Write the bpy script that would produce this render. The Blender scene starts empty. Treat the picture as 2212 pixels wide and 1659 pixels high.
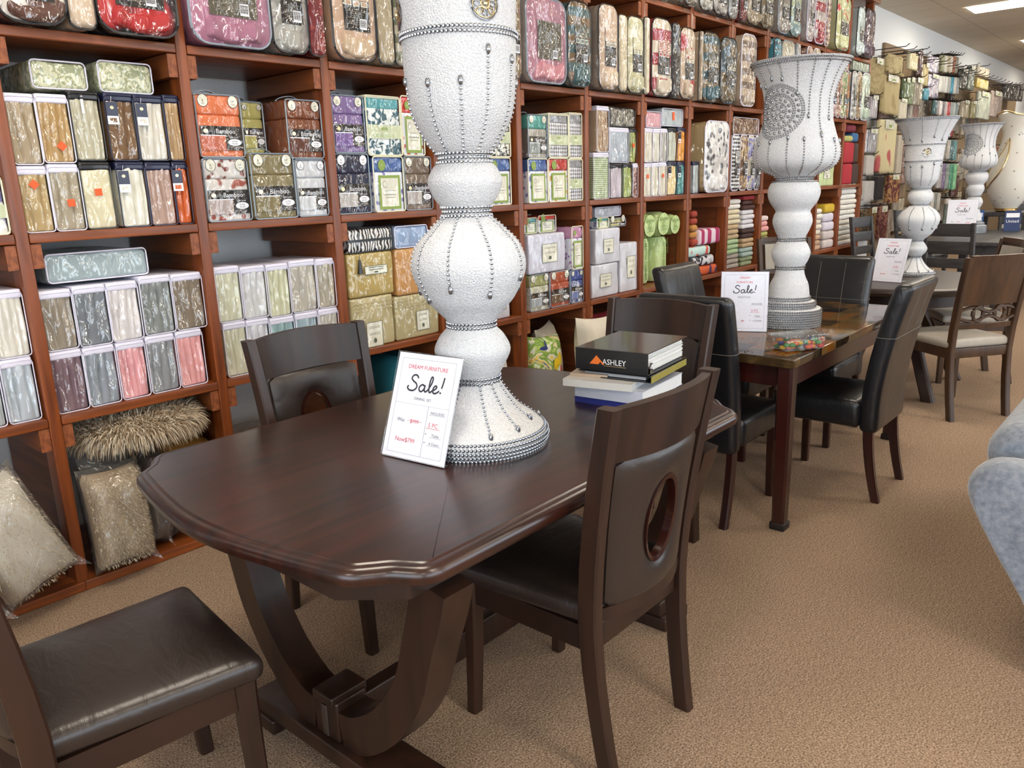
import bpy, math, random
from mathutils import Vector, Matrix
PI = math.pi
sc = bpy.context.scene
col = sc.collection
# ---------------------------------------------------------------- camera
IW, IH = 2212, 1659
FPX, YAW, PIT, ROL = 1712.6, 0.7225222, 0.2449893, -0.0332893
CAM = Vector((0, -3.14283, 1.47769))
cy_, sy_, cp_, sp_ = math.cos(YAW), math.sin(YAW), math.cos(PIT), math.sin(PIT)
CF = Vector((cy_*cp_, sy_*cp_, -sp_)); R0 = Vector((sy_, -cy_, 0)); U0 = R0.cross(CF)
cr_, sr_ = math.cos(ROL), math.sin(ROL)
CR = R0*cr_+U0*sr_; CU = U0*cr_-R0*sr_
cd = bpy.data.cameras.new('camera'); cam = bpy.data.objects.new('camera', cd); col.objects.link(cam)
cd.sensor_fit = 'HORIZONTAL'; cd.sensor_width = 36; cd.lens = FPX/IW*36; cd.clip_start = .05; cd.clip_end = 200
cam.matrix_world = Matrix(((CR.x, CU.x, -CF.x, CAM.x), (CR.y, CU.y, -CF.y, CAM.y), (CR.z, CU.z, -CF.z, CAM.z), (0, 0, 0, 1)))
sc.camera = cam
sc.view_settings.view_transform = 'Standard'; sc.view_settings.look = 'None'
sc.view_settings.exposure = 0.06; sc.view_settings.gamma = 1
# ---------------------------------------------------------------- world and daylight
w = bpy.data.worlds.new('daylight'); sc.world = w; w.use_nodes = True
bg = w.node_tree.nodes['Background']; bg.inputs[0].default_value = (.80, .90, 1, 1); bg.inputs[1].default_value = 4.6
def area(name, loc, target, sx, sy, power, colr):
    l = bpy.data.lights.new(name, 'AREA'); l.shape = 'RECTANGLE'; l.size = sx; l.size_y = sy; l.energy = power; l.color = colr
    o = bpy.data.objects.new(name, l); col.objects.link(o); o.location = loc
    o.rotation_euler = (Vector(target)-Vector(loc)).to_track_quat('-Z', 'Y').to_euler(); return o
# daylight comes in by the storefront behind the camera; three unseen openings added opposite for highlights
WIN_L = (-7.8, -.9, .3, 3.1); ADDED_WIN_F = [(-3.2, 3.4), (4.6, 9.8), (11.0, 17.0)]; FY, LX = -8.6, -4.6
def portal(loc, target, sx, sy):
    o = area('window_portal', loc, target, sx, sy, 1, (1, 1, 1)); o.data.cycles.is_portal = True
portal((LX+.05, (WIN_L[0]+WIN_L[1])/2, (WIN_L[2]+WIN_L[3])/2), (5, (WIN_L[0]+WIN_L[1])/2, (WIN_L[2]+WIN_L[3])/2), WIN_L[1]-WIN_L[0], WIN_L[3]-WIN_L[2])
for x0, x1 in ADDED_WIN_F: portal(((x0+x1)/2, FY+.05, 1.7), ((x0+x1)/2, 0, 1.7), x1-x0, 2.8)
LAMP = 23.0     # emission of the ceiling light diffusers
def on_y(px, py, y=0.):
    d = CF+CR*((px-IW/2)/FPX)-CU*((py-IH/2)/FPX); return CAM+d*((y-CAM.y)/d.y)
def on_z(px, py, z=0.):
    d = CF+CR*((px-IW/2)/FPX)-CU*((py-IH/2)/FPX); return CAM+d*((z-CAM.z)/d.z)
# ---------------------------------------------------------------- materials
def lin(h):
    if not isinstance(h, str): return tuple(h)+(1,)
    c = [int(h[i:i+2], 16)/255 for i in (0, 2, 4)]
    return tuple(x/12.92 if x <= .04045 else ((x+.055)/1.055)**2.4 for x in c)+(1,)
MC = {}
class NT:
    def __init__(s, name):
        s.mat = bpy.data.materials.new(name); s.mat.use_nodes = True; s.t = s.mat.node_tree; s.n = s.t.nodes
        s.b = s.n['Principled BSDF']
    def new(s, k, **kw):
        x = s.n.new('ShaderNode'+k)
        for a, v in kw.items():
            if a.startswith('_'): setattr(x, a[1:], v)
            else: x.inputs[a.replace('0', ' ')].default_value = v
        return x
    def l(s, a, b): s.t.links.new(a, b)
    def coord(s, scale=(1, 1, 1), rot=(0, 0, 0), kind='Object'):
        tc = s.n.new('ShaderNodeTexCoord'); mp = s.n.new('ShaderNodeMapping')
        mp.inputs['Scale'].default_value = scale; mp.inputs['Rotation'].default_value = rot
        s.l(tc.outputs[kind], mp.inputs[0]); return mp.outputs[0]
    def ramp(s, fac, stops, interp='LINEAR'):
        r = s.n.new('ShaderNodeValToRGB'); r.color_ramp.interpolation = interp
        while len(r.color_ramp.elements) < len(stops): r.color_ramp.elements.new(.5)
        for e, (p, c) in zip(r.color_ramp.elements, stops): e.position = p; e.color = c if len(c) == 4 else tuple(c)+(1,)
        s.l(fac, r.inputs[0]); return r.outputs[0]
    def bump(s, h, st, dist=.01, into='Normal'):
        b = s.n.new('ShaderNodeBump'); b.inputs['Strength'].default_value = st; b.inputs['Distance'].default_value = dist
        s.l(h, b.inputs['Height']); s.l(b.outputs[0], s.b.inputs[into]); return b
    def math(s, op, a, b=None):
        m = s.n.new('ShaderNodeMath'); m.operation = op; s.l(a, m.inputs[0])
        if b is not None:
            if isinstance(b, (int, float)): m.inputs[1].default_value = b
            else: s.l(b, m.inputs[1])
        return m.outputs[0]
def plain(name, c, rough=.5, metal=0, coat=0, spec=.5, bump=0, bscale=60):
    k = ('p', name, str(c), rough, metal, coat, spec, bump)
    if k in MC: return MC[k]
    t = NT(name); t.b.inputs['Base Color'].default_value = lin(c); t.b.inputs['Roughness'].default_value = rough
    t.b.inputs['Metallic'].default_value = metal; t.b.inputs['Coat Weight'].default_value = coat
    t.b.inputs['Coat Roughness'].default_value = .1; t.b.inputs['Specular IOR Level'].default_value = spec
    nz = t.new('TexNoise', Scale=bscale, Detail=3.); t.l(t.coord(), nz.inputs['Vector'])
    hs = t.new('HueSaturation'); hs.inputs['Color'].default_value = lin(c)
    t.l(t.math('ADD', t.math('MULTIPLY', nz.outputs[0], .12), .94), hs.inputs['Value']); t.l(hs.outputs[0], t.b.inputs['Base Color'])
    if bump: t.bump(nz.outputs[0], bump, .004)
    MC[k] = t.mat; return t.mat
def fabric(c, c2=None, pat=None, s=24, plastic=.75, crinkle=.55, name='packaged_fabric'):
    """cloth seen through tight clear vinyl: cloth colour with a crinkled glossy coat"""
    k = ('f', str(c), str(c2), pat, s, plastic, crinkle)
    if k in MC: return MC[k]
    t = NT(name); b = t.b; b.inputs['Roughness'].default_value = .75
    v = t.coord(); C1, C2 = lin(c), lin(c2 or c)
    if pat == 'stripe':
        x = t.new('TexWave', Scale=s, Distortion=.6); x.bands_direction = 'X'; t.l(v, x.inputs['Vector']); o = t.ramp(x.outputs['Fac'], [(.45, C1), (.55, C2)])
    elif pat == 'hstripe':
        x = t.new('TexWave', Scale=s, Distortion=.4); x.bands_direction = 'Z'; t.l(v, x.inputs['Vector']); o = t.ramp(x.outputs['Fac'], [(.45, C1), (.55, C2)])
    elif pat == 'zebra':
        x = t.new('TexWave', Scale=s, Distortion=9., Detail=1.); x.bands_direction = 'X'; t.l(v, x.inputs['Vector']); o = t.ramp(x.outputs['Fac'], [(.47, C1), (.53, C2)])
    elif pat == 'floral':
        x = t.new('TexVoronoi', Scale=s); x.feature = 'SMOOTH_F1'; t.l(v, x.inputs['Vector']); o = t.ramp(x.outputs['Distance'], [(.25, C2), (.36, C1)])
    elif pat == 'cells':
        x = t.new('TexVoronoi', Scale=s); x.feature = 'DISTANCE_TO_EDGE'; t.l(v, x.inputs['Vector']); o = t.ramp(x.outputs['Distance'], [(.05, C2), (.09, C1)])
    elif pat == 'damask':
        x = t.new('TexNoise', Scale=s, Detail=1., Distortion=1.6); t.l(v, x.inputs['Vector']); o = t.ramp(x.outputs[0], [(.47, C1), (.53, C2)])
    elif pat == 'geo':
        m = t.coord(rot=(0, PI/4, 0)); x = t.new('TexChecker', Scale=s*3.5); t.l(m, x.inputs['Vector']); x.inputs[1].default_value = C1; x.inputs[2].default_value = C2; o = x.outputs[0]
    else:
        x = t.new('TexNoise', Scale=9., Detail=4.); t.l(v, x.inputs['Vector']); o = t.ramp(x.outputs[0], [(.2, [a*.88 for a in C1[:3]]+[1]), (.8, [min(1, a*1.08) for a in C1[:3]]+[1])])
    t.l(o, b.inputs['Base Color'])
    b.inputs['Coat Weight'].default_value = plastic; b.inputs['Coat Roughness'].default_value = .07; b.inputs['Coat IOR'].default_value = 2.1
    if plastic:   # loose vinyl: facets and creases that each face their own way
        big = crinkle >= .8; cv = t.coord(scale=(1, 1, .42), rot=(.25, .62, .3)); nz = t.new('TexNoise', Scale=13. if big else 21., Detail=2., Distortion=2.); t.l(cv, nz.inputs['Vector'])
        vo = t.new('TexVoronoi', Scale=16. if big else 26.); t.l(cv, vo.inputs['Vector']); ge = t.n.new('ShaderNodeNewGeometry'); acc = ge.outputs['Normal']
        for src, k2 in ((nz.outputs['Color'], 4.4 if big else 3.6), (vo.outputs['Color'], .42)):
            sb = t.n.new('ShaderNodeVectorMath'); sb.operation = 'SUBTRACT'; sb.inputs[1].default_value = (.5, .5, .5); t.l(src, sb.inputs[0])
            ml = t.n.new('ShaderNodeVectorMath'); ml.operation = 'MULTIPLY_ADD'; ml.inputs[1].default_value = (k2*crinkle/.55*.8,)*3 if not big else (k2,)*3; t.l(sb.outputs[0], ml.inputs[0]); t.l(acc, ml.inputs[2]); acc = ml.outputs[0]
        nn = t.n.new('ShaderNodeVectorMath'); nn.operation = 'NORMALIZE'; t.l(acc, nn.inputs[0]); t.l(nn.outputs[0], b.inputs['Coat Normal'])
    n2 = t.new('TexNoise', Scale=14., Detail=2.); t.l(t.coord(scale=(1, 1, .3)), n2.inputs['Vector']); t.bump(n2.outputs[0], .5, .012)
    MC[k] = t.mat; return t.mat
def cloth(c, c2=None, pat=None, s=24, name='cloth'): return fabric(c, c2, pat, s, 0., .0, name)
def wood(name, c1, c2, rough=.35, coat=.3, scale=(1, 14, 14), rot=(0, 0, 0), ns=2.2, bump=.06, knots=False):
    k = ('w', name)
    if k in MC: return MC[k]
    t = NT(name); v = t.coord(scale, rot); nz = t.new('TexNoise', Scale=ns, Detail=6., Distortion=.6); t.l(v, nz.inputs['Vector'])
    o = t.ramp(nz.outputs[0], [(.3, lin(c1)), (.72, lin(c2))])
    if knots:
        vo = t.new('TexVoronoi', Scale=1.7); t.l(t.coord(), vo.inputs['Vector'])
        r = t.ramp(vo.outputs['Distance'], [(.0, (.10, .03, .012)), (.045, (1, 1, 1))]); mx = t.n.new('ShaderNodeMix'); mx.data_type = 'RGBA'; mx.blend_type = 'MULTIPLY'
        mx.inputs[0].default_value = .8; t.l(o, mx.inputs[6]); t.l(r, mx.inputs[7]); o = mx.outputs[2]
    t.l(o, t.b.inputs['Base Color']); t.b.inputs['Roughness'].default_value = rough; t.b.inputs['Coat Weight'].default_value = coat
    t.b.inputs['Coat Roughness'].default_value = .18; t.bump(nz.outputs[0], bump, .01); MC[k] = t.mat; return t.mat
def clear(name='clear_plastic', tint=(.95, .95, .95), gl=.5, crinkle=.8, rough=.12):
    k = ('c', name)
    if k in MC: return MC[k]
    t = NT(name); t.n.remove(t.b)
    out = [n for n in t.n if n.type == 'OUTPUT_MATERIAL'][0]
    tr = t.n.new('ShaderNodeBsdfTransparent'); tr.inputs[0].default_value = tuple(tint)+(1,)
    g = t.n.new('ShaderNodeBsdfGlossy'); g.inputs['Roughness'].default_value = rough
    d = t.n.new('ShaderNodeBsdfDiffuse'); d.inputs[0].default_value = (.8, .8, .8, 1)
    nz = t.new('TexNoise', Scale=12., Detail=2.5, Distortion=1.); t.l(t.coord(scale=(1, 1, .5), rot=(.2, .5, .3)), nz.inputs['Vector'])
    rg = t.math('POWER', t.math('ABSOLUTE', t.math('SUBTRACT', nz.outputs[0], .5)), .6)
    b = t.n.new('ShaderNodeBump'); b.inputs['Strength'].default_value = crinkle; b.inputs['Distance'].default_value = .03; t.l(rg, b.inputs['Height']); t.l(b.outputs[0], g.inputs['Normal'])
    fr = t.n.new('ShaderNodeFresnel'); fr.inputs[0].default_value = 1.45; t.l(b.outputs[0], fr.inputs['Normal'])
    m1 = t.n.new('ShaderNodeMixShader'); m1.inputs[0].default_value = .06; t.l(tr.outputs[0], m1.inputs[1]); t.l(d.outputs[0], m1.inputs[2])
    m2 = t.n.new('ShaderNodeMixShader'); t.l(t.math('ADD', t.math('MULTIPLY', fr.outputs[0], gl), .05), m2.inputs[0]); t.l(m1.outputs[0], m2.inputs[1]); t.l(g.outputs[0], m2.inputs[2])
    t.l(m2.outputs[0], out.inputs[0]); MC[k] = t.mat; return t.mat
def emit(c, s):
    t = NT('lamp_diffuser'); t.b.inputs['Base Color'].default_value = (1, 1, 1, 1); t.b.inputs['Emission Color'].default_value = lin(c); t.b.inputs['Emission Strength'].default_value = s; return t.mat
def leather(name, c, rough=.36):
    k = ('l', name)
    if k in MC: return MC[k]
    t = NT(name); t.b.inputs['Base Color'].default_value = lin(c); t.b.inputs['Roughness'].default_value = rough
    t.b.inputs['Specular IOR Level'].default_value = .5; t.b.inputs['Coat Weight'].default_value = .15; t.b.inputs['Coat Roughness'].default_value = .28
    vo = t.new('TexVoronoi', Scale=320.); t.l(t.coord(), vo.inputs['Vector']); n2 = t.new('TexNoise', Scale=11., Detail=4., Distortion=.8); t.l(t.coord(scale=(1, 2.5, 1)), n2.inputs['Vector'])
    t.bump(t.math('ADD', t.math('MULTIPLY', vo.outputs['Distance'], .04), n2.outputs[0]), .25, .012); MC[k] = t.mat; return t.mat

RACK = wood('stained_pine', '5e2b0d', '9a4f1f', .45, .2, (1.2, 16, 16), ns=1.6, knots=True)
RACKV = wood('stained_pine_upright', '602c0e', '974d1e', .42, .25, (16, 16, 1.2), ns=1.6, knots=True)
RACKD = wood('stained_pine_planks', '55280d', '86471c', .5, .15, (14, 1.2, 14), ns=1.6, knots=True)
ENDG = wood('pine_end_grain', '6d3517', 'a35c30', .55, .1, (9, 1, 9), ns=5)
ESP = wood('espresso_wood', '1c0f0a', '331e14', .38, .1, (14, 2, 2), ns=1.4, bump=.02)
ESPV = wood('espresso_wood_upright', '20120c', '362015', .4, .1, (10, 10, 1), ns=2, bump=.02)
OAKB = wood('brown_wood', '2c1a0c', '4a2f17', .36, .35, (10, 10, 1.4), ns=2, bump=.03)
GREYW = wood('charcoal_wood', '2b2a2b', '454344', .5, .1, (2, 12, 12), ns=2, bump=.04)
REDW = wood('dark_cherry_wood', '1f0a08', '38120d', .3, .4, (9, 9, 1), ns=2, bump=.02)
BRL = leather('dark_brown_leather', '2d2420', .34)
BKL = leather('black_leather', '17171a', .33)
SIL = plain('silver_bead', '9c9da1', .18, 1.)
GOLD = plain('gold_metal', 'cdb68c', .25, 1.)
GEM = plain('crystal_gem', '9a9da3', .06, .85)
WHT = plain('white_trim', 'dfdcec', .45, coat=.3); NAVY = plain('navy_trim', '1c2140', .4, coat=.3); BLK = plain('black_trim', '17171a', .35, coat=.3)
GRY = plain('grey_piping', '8b97a3', .35, coat=.5); CRM = plain('cream_piping', 'e8e4c8', .45, coat=.2)
PAPER = plain('white_paper', 'f2f2f6', .5); INK = plain('black_ink', '1b1b1f', .6); RED = plain('red_ink', 'd2525c', .6); GRN = plain('green_ink', '8ba24f', .6)
ORG = plain('orange_sticker', 'ff5a1e', .5); OLV = plain('olive_card', '4f4a3c', .5, coat=.5); DKC = plain('dark_card', '1d1a18', .5, coat=.15)
LGRN = plain('pale_green_card', 'cfd8b4', .5, coat=.3); CRCARD = plain('cream_card', 'ecead8', .5, coat=.3)
TAN = plain('tan_trim', 'b59668', .5); CLR = clear()

DKC, OLV, CRCARD, LGRN = [fabric(c, None, None, 24, .8, .5, n) for c, n in (('1b1816', 'dark_card'), ('4f4a3c', 'olive_card'), ('e6e4d2', 'cream_card'), ('c9d2ae', 'pale_green_card'))]
def glitter():
    t = NT('white_glitter'); b = t.b; v = t.coord(); vo = t.new('TexVoronoi', Scale=230.); t.l(v, vo.inputs['Vector'])
    nz = t.new('TexNoise', Scale=260., Detail=2.); t.l(v, nz.inputs['Vector'])
    o = t.ramp(nz.outputs[0], [(.35, (.60, .62, .65)), (.6, (.75, .76, .78))]); t.l(o, b.inputs['Base Color'])
    sx = t.n.new('ShaderNodeSeparateColor'); t.l(vo.outputs['Color'], sx.inputs[0]); fl = t.ramp(sx.outputs[0], [(.86, (.5, .5, .5)), (.9, (.12, .12, .12))])
    t.l(fl, b.inputs['Roughness']); b.inputs['Specular IOR Level'].default_value = .7
    t.bump(t.math('ADD', vo.outputs['Distance'], nz.outputs[0]), .55, .004); return t.mat
GLIT = glitter()
def marble():
    t = NT('brown_marble_tiles'); v = t.coord(); br = t.new('TexBrick', Scale=1., Mortar0Size=.0); t.l(v, br.inputs['Vector'])
    br.inputs['Brick Width'].default_value = .17; br.inputs['Row Height'].default_value = .105; br.inputs['Color1'].default_value = (0, 0, 0, 1); br.inputs['Color2'].default_value = (1, 1, 1, 1)
    nz = t.new('TexNoise', Scale=9., Detail=7., Distortion=1.4); t.l(v, nz.inputs['Vector'])
    f = t.math('ADD', t.math('MULTIPLY', br.outputs['Color'], .7), t.math('MULTIPLY', nz.outputs[0], .8))
    o = t.ramp(f, [(.36, lin('0b0806')), (.55, lin('20170f')), (.75, lin('3b2c1a')), (.95, lin('66512f')), (1., lin('704417'))])
    t.l(o, t.b.inputs['Base Color']); t.b.inputs['Roughness'].default_value = .07; return t.mat
MARB = marble()
def carpet():
    t = NT('tan_carpet'); v = t.coord(); a = t.new('TexNoise', Scale=190., Detail=3.); t.l(v, a.inputs['Vector']); c = t.new('TexNoise', Scale=30., Detail=3.); t.l(t.coord(scale=(1, 3.2, 1)), c.inputs['Vector'])
    f = t.math('ADD', t.math('MULTIPLY', a.outputs[0], .86), t.math('MULTIPLY', c.outputs[0], .14))
    o = t.ramp(f, [(.36, lin('735f4f')), (.5, lin('9b826c')), (.63, lin('b8a18b'))]); t.l(o, t.b.inputs['Base Color']); t.b.inputs['Roughness'].default_value = .95; t.b.inputs['Specular IOR Level'].default_value = .1
    t.bump(f, .6, .01); return t.mat
def ceilm():
    t = NT('ceiling_tiles'); v = t.coord(); br = t.new('TexBrick', Scale=1., Mortar0Size=.012); t.l(v, br.inputs['Vector']); br.offset = 0
    br.inputs['Brick Width'].default_value = .6; br.inputs['Row Height'].default_value = 1.2
    br.inputs['Color1'].default_value = lin('cdc3b2'); br.inputs['Color2'].default_value = lin('c8bdab'); br.inputs['Mortar'].default_value = lin('b5ab9a')
    t.l(br.outputs['Color'], t.b.inputs['Base Color']); t.b.inputs['Roughness'].default_value = .9; return t.mat
# ---------------------------------------------------------------- mesh builder
TXT = {}
def text_mesh(s):
    if s not in TXT:
        cu = bpy.data.curves.new('t', 'FONT'); cu.body = s; cu.size = 1; cu.resolution_u = 2
        o = bpy.data.objects.new('t', cu); col.objects.link(o); dg = bpy.context.evaluated_depsgraph_get()
        me = bpy.data.meshes.new_from_object(o.evaluated_get(dg)); vs = [v.co.copy() for v in me.vertices]; fs = [list(p.vertices) for p in me.polygons]
        bpy.data.objects.remove(o); bpy.data.curves.remove(cu); bpy.data.meshes.remove(me)
        x0 = min([v.x for v in vs] or [0]); x1 = max([v.x for v in vs] or [1])
        TXT[s] = ([(v.x-x0, v.y) for v in vs], fs, x1-x0)
    return TXT[s]
def cat(pts, n=6, closed=False):
    P = [Vector(p) for p in pts]; out = []; N = len(P)
    rng = range(N if closed else N-1)
    for i in rng:
        a = P[(i-1) % N] if closed or i > 0 else P[0]; b = P[i]; c = P[(i+1) % N]; d = P[(i+2) % N] if closed or i+2 < N else P[-1]
        for k in range(n):
            t = k/n; out.append(.5*((2*b)+(c-a)*t+(2*a-5*b+4*c-d)*t*t+(3*b-a-3*c+d)*t**3))
    if not closed: out.append(P[-1])
    return out
class MB:
    def __init__(s): s.v = []; s.f = []; s.m = []; s.mats = []
    def add(s, vs, fs, mat):
        if mat not in s.mats: s.mats.append(mat)
        k = s.mats.index(mat); o = len(s.v); s.v += [tuple(v) for v in vs]; s.f += [tuple(i+o for i in f) for f in fs]; s.m += [k]*len(fs); return s
    def box(s, c, z, mat, rz=0):
        a, b, h = z[0]/2, z[1]/2, z[2]/2; C, S = math.cos(rz), math.sin(rz)
        vs = [(c[0]+x*C-y*S, c[1]+x*S+y*C, c[2]+q) for x in (-a, a) for y in (-b, b) for q in (-h, h)]
        return s.add(vs, [(0, 1, 3, 2), (4, 6, 7, 5), (0, 4, 5, 1), (2, 3, 7, 6), (0, 2, 6, 4), (1, 5, 7, 3)], mat)
    def rbox(s, c, z, r, mat, n=(1, 1, 1), disp=None):
        A = [z[0]/2, z[1]/2, z[2]/2]; r = min(r, *[a*.98 for a in A]); L = []
        for a, k in zip(A, n):
            mid = [-(a-r)+2*(a-r)*i/k for i in range(k+1)]; e = [r*.25, r*.6]; L.append([-a, -a+e[0], -a+e[1]]+mid+[a-e[1], a-e[0], a])
        nx, ny, nz = [len(l)-1 for l in L]; idx = {}; vs = []; fs = []
        def vid(i, j, k):
            if (i, j, k) not in idx:
                p = Vector((L[0][i], L[1][j], L[2][k])); q = Vector([max(-(A[t]-r), min(A[t]-r, p[t])) for t in range(3)]); d = p-q
                if d.length > 1e-9: p = q+d.normalized()*r
                if disp: p = Vector(disp(p))
                idx[(i, j, k)] = len(vs); vs.append((p.x+c[0], p.y+c[1], p.z+c[2]))
            return idx[(i, j, k)]
        for i in range(nx):
            for j in range(ny):
                fs.append((vid(i, j, 0), vid(i, j+1, 0), vid(i+1, j+1, 0), vid(i+1, j, 0))); fs.append((vid(i, j, nz), vid(i+1, j, nz), vid(i+1, j+1, nz), vid(i, j+1, nz)))
        for i in range(nx):
            for k in range(nz):
                fs.append((vid(i, 0, k), vid(i+1, 0, k), vid(i+1, 0, k+1), vid(i, 0, k+1))); fs.append((vid(i, ny, k), vid(i, ny, k+1), vid(i+1, ny, k+1), vid(i+1, ny, k)))
        for j in range(ny):
            for k in range(nz):
                fs.append((vid(0, j, k), vid(0, j, k+1), vid(0, j+1, k+1), vid(0, j+1, k))); fs.append((vid(nx, j, k), vid(nx, j+1, k), vid(nx, j+1, k+1), vid(nx, j, k+1)))
        return s.add(vs, fs, mat)
    def tube(s, path, r, mat, seg=6, closed=False, sq=None):
        P = [Vector(p) for p in path]; N = len(P); vs = []; fs = []
        for i, p in enumerate(P):
            t = (P[(i+1) % N]-P[i-1]) if closed else (P[min(i+1, N-1)]-P[max(i-1, 0)])
            t = t.normalized() if t.length > 1e-9 else Vector((0, 0, 1))
            up = Vector((0, 0, 1)) if abs(t.z) < .9 else Vector((0, 1, 0)); a = t.cross(up).normalized(); b = a.cross(t)
            rr = r(i/(N-1 or 1)) if callable(r) else r
            for k in range(seg):
                an = 2*PI*k/seg+PI/seg; vs.append(p+a*math.cos(an)*rr*(sq[0] if sq else 1)+b*math.sin(an)*rr*(sq[1] if sq else 1))
        for i in range(N if closed else N-1):
            j = (i+1) % N
            for k in range(seg): fs.append((i*seg+k, i*seg+(k+1) % seg, j*seg+(k+1) % seg, j*seg+k))
        if not closed: fs.append(tuple(range(seg))[::-1]); fs.append(tuple((N-1)*seg+k for k in range(seg)))
        return s.add(vs, fs, mat)
    def loft(s, rings, mat, cap=True, closed=False):
        n = len(rings[0]); vs = [p for r in rings for p in r]; fs = []
        M = len(rings)
        for i in range(M if closed else M-1):
            j = (i+1) % M
            for k in range(n): fs.append((i*n+k, i*n+(k+1) % n, j*n+(k+1) % n, j*n+k))
        if cap and not closed: fs.append(tuple(range(n))[::-1]); fs.append(tuple((M-1)*n+k for k in range(n)))
        return s.add(vs, fs, mat)
    def leg(s, lv, mat, ch=.15):
        """square-section member through levels (x, y, z, wx, wy)"""
        rings = []
        for x, y, z, a, b in lv:
            a, b = a/2, b/2; c = min(a, b)*ch*2
            rings.append([(x+a, y-b+c, z), (x+a, y+b-c, z), (x+a-c, y+b, z), (x-a+c, y+b, z), (x-a, y+b-c, z), (x-a, y-b+c, z), (x-a+c, y-b, z), (x+a-c, y-b, z)])
        return s.loft(rings, mat)
    def lathe(s, prof, mat, seg=48, c=(0, 0, 0)):
        rings = [[(c[0]+r*math.cos(2*PI*k/seg), c[1]+r*math.sin(2*PI*k/seg), c[2]+z) for k in range(seg)] for z, r in prof]; return s.loft(rings, mat)
    def ball(s, c, r, mat, sx=1, sy=1, sz=1, lo=True):
        a, b = (6, 4) if lo else (16, 10); vs = [(c[0], c[1], c[2]-r*sz)]; fs = []
        for j in range(1, b):
            th = PI*j/b
            for i in range(a): vs.append((c[0]+r*sx*math.sin(th)*math.cos(2*PI*i/a), c[1]+r*sy*math.sin(th)*math.sin(2*PI*i/a), c[2]-r*sz*math.cos(th)))
        vs.append((c[0], c[1], c[2]+r*sz)); L = len(vs)-1
        for i in range(a):
            fs.append((0, 1+(i+1) % a, 1+i)); fs.append((L, L-a+i, L-a+(i+1) % a))
            for j in range(b-2): fs.append((1+j*a+i, 1+j*a+(i+1) % a, 1+(j+1)*a+(i+1) % a, 1+(j+1)*a+i))
        return s.add(vs, fs, mat)
    def rect(s, x0, x1, z0, z1, y, mat): return s.add([(x0, y, z0), (x1, y, z0), (x1, y, z1), (x0, y, z1)], [(0, 1, 2, 3)], mat)
    def oval(s, x, z, a, b, y, mat, n=20): return s.add([(x+a*math.cos(2*PI*k/n), y, z+b*math.sin(2*PI*k/n)) for k in range(n)], [tuple(range(n))], mat)
    def ring(s, x, z, a, b, t, y, mat, n=22):
        vs = [(x+(a-q)*math.cos(2*PI*k/n), y, z+(b-q)*math.sin(2*PI*k/n)) for k in range(n) for q in (0, t)]
        return s.add(vs, [(2*k, 2*((k+1) % n), 2*((k+1) % n)+1, 2*k+1) for k in range(n)], mat)
    def frame(s, x0, x1, z0, z1, t, y, mat):
        s.rect(x0, x1, z0, z0+t, y, mat); s.rect(x0, x1, z1-t, z1, y, mat); s.rect(x0, x0+t, z0+t, z1-t, y, mat); return s.rect(x1-t, x1, z0+t, z1-t, y, mat)
    def text(s, tx, x, z, size, y, mat, align='c', maxw=None, sx=1.):
        vs, fs, wd = text_mesh(tx); k = size*sx
        if maxw and wd*k > maxw: k = maxw/wd
        ox = x-(wd*k/2 if align == 'c' else 0 if align == 'l' else wd*k)
        return s.add([(ox+a*k, y, z+b*size) for a, b in vs], fs, mat)
    def stroke(s, pts, wd, y, mat, n=5):
        P = cat([(a, 0, b) for a, b in pts], n); vs = []; N = len(P)
        for i, p in enumerate(P):
            t = (P[min(i+1, N-1)]-P[max(i-1, 0)]); t = t.normalized() if t.length > 0 else Vector((1, 0, 0)); q = Vector((-t.z, 0, t.x))*wd/2
            yy = y-.00002*i/N; vs += [(p.x+q.x, yy, p.z+q.z), (p.x-q.x, yy, p.z-q.z)]
        return s.add(vs, [(2*i, 2*i+1, 2*i+3, 2*i+2) for i in range(N-1)], mat)
    def xf(s, M):
        s.v = [tuple(M @ Vector(v)) for v in s.v]; return s
    def build(s, name, parent=None, loc=(0, 0, 0), rz=0, ang=40, tag_=None):
        me = bpy.data.meshes.new(name); me.from_pydata(s.v, [], s.f)
        for m in s.mats: me.materials.append(m)
        me.polygons.foreach_set('material_index', s.m); me.polygons.foreach_set('use_smooth', [len(f) < 9 for f in s.f])
        me.update(); me.set_sharp_from_angle(angle=math.radians(ang))
        o = bpy.data.objects.new(name, me); col.objects.link(o); o.location = loc; o.rotation_euler = (0, 0, rz)
        if parent is not None: o.parent = parent
        if tag_: tag(o, *tag_)
        return o
def tag(o, label, cat_=None, group=None, kind=None):
    o['label'] = label
    if cat_: o['category'] = cat_
    if group: o['group'] = group
    if kind: o['kind'] = kind
    return o
def thing(name, label, cat_, loc=(0, 0, 0), rz=0, group=None):
    o = bpy.data.objects.new(name, None); o.empty_display_size = .1; col.objects.link(o); o.location = loc; o.rotation_euler = (0, 0, rz)
    return tag(o, label, cat_, group)
def copy_tree(o, parent=None):
    c = o.copy(); col.objects.link(c); c.parent = parent
    for ch in list(o.children): copy_tree(ch, c)
    return c
def place(o, loc, rz, label, group=None):
    o.location = loc; o.rotation_euler = (0, 0, rz); o['label'] = label
    if group: o['group'] = group
    return o
def structure(mb, name): o = mb.build(name); o['kind'] = 'structure'; return o
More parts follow.
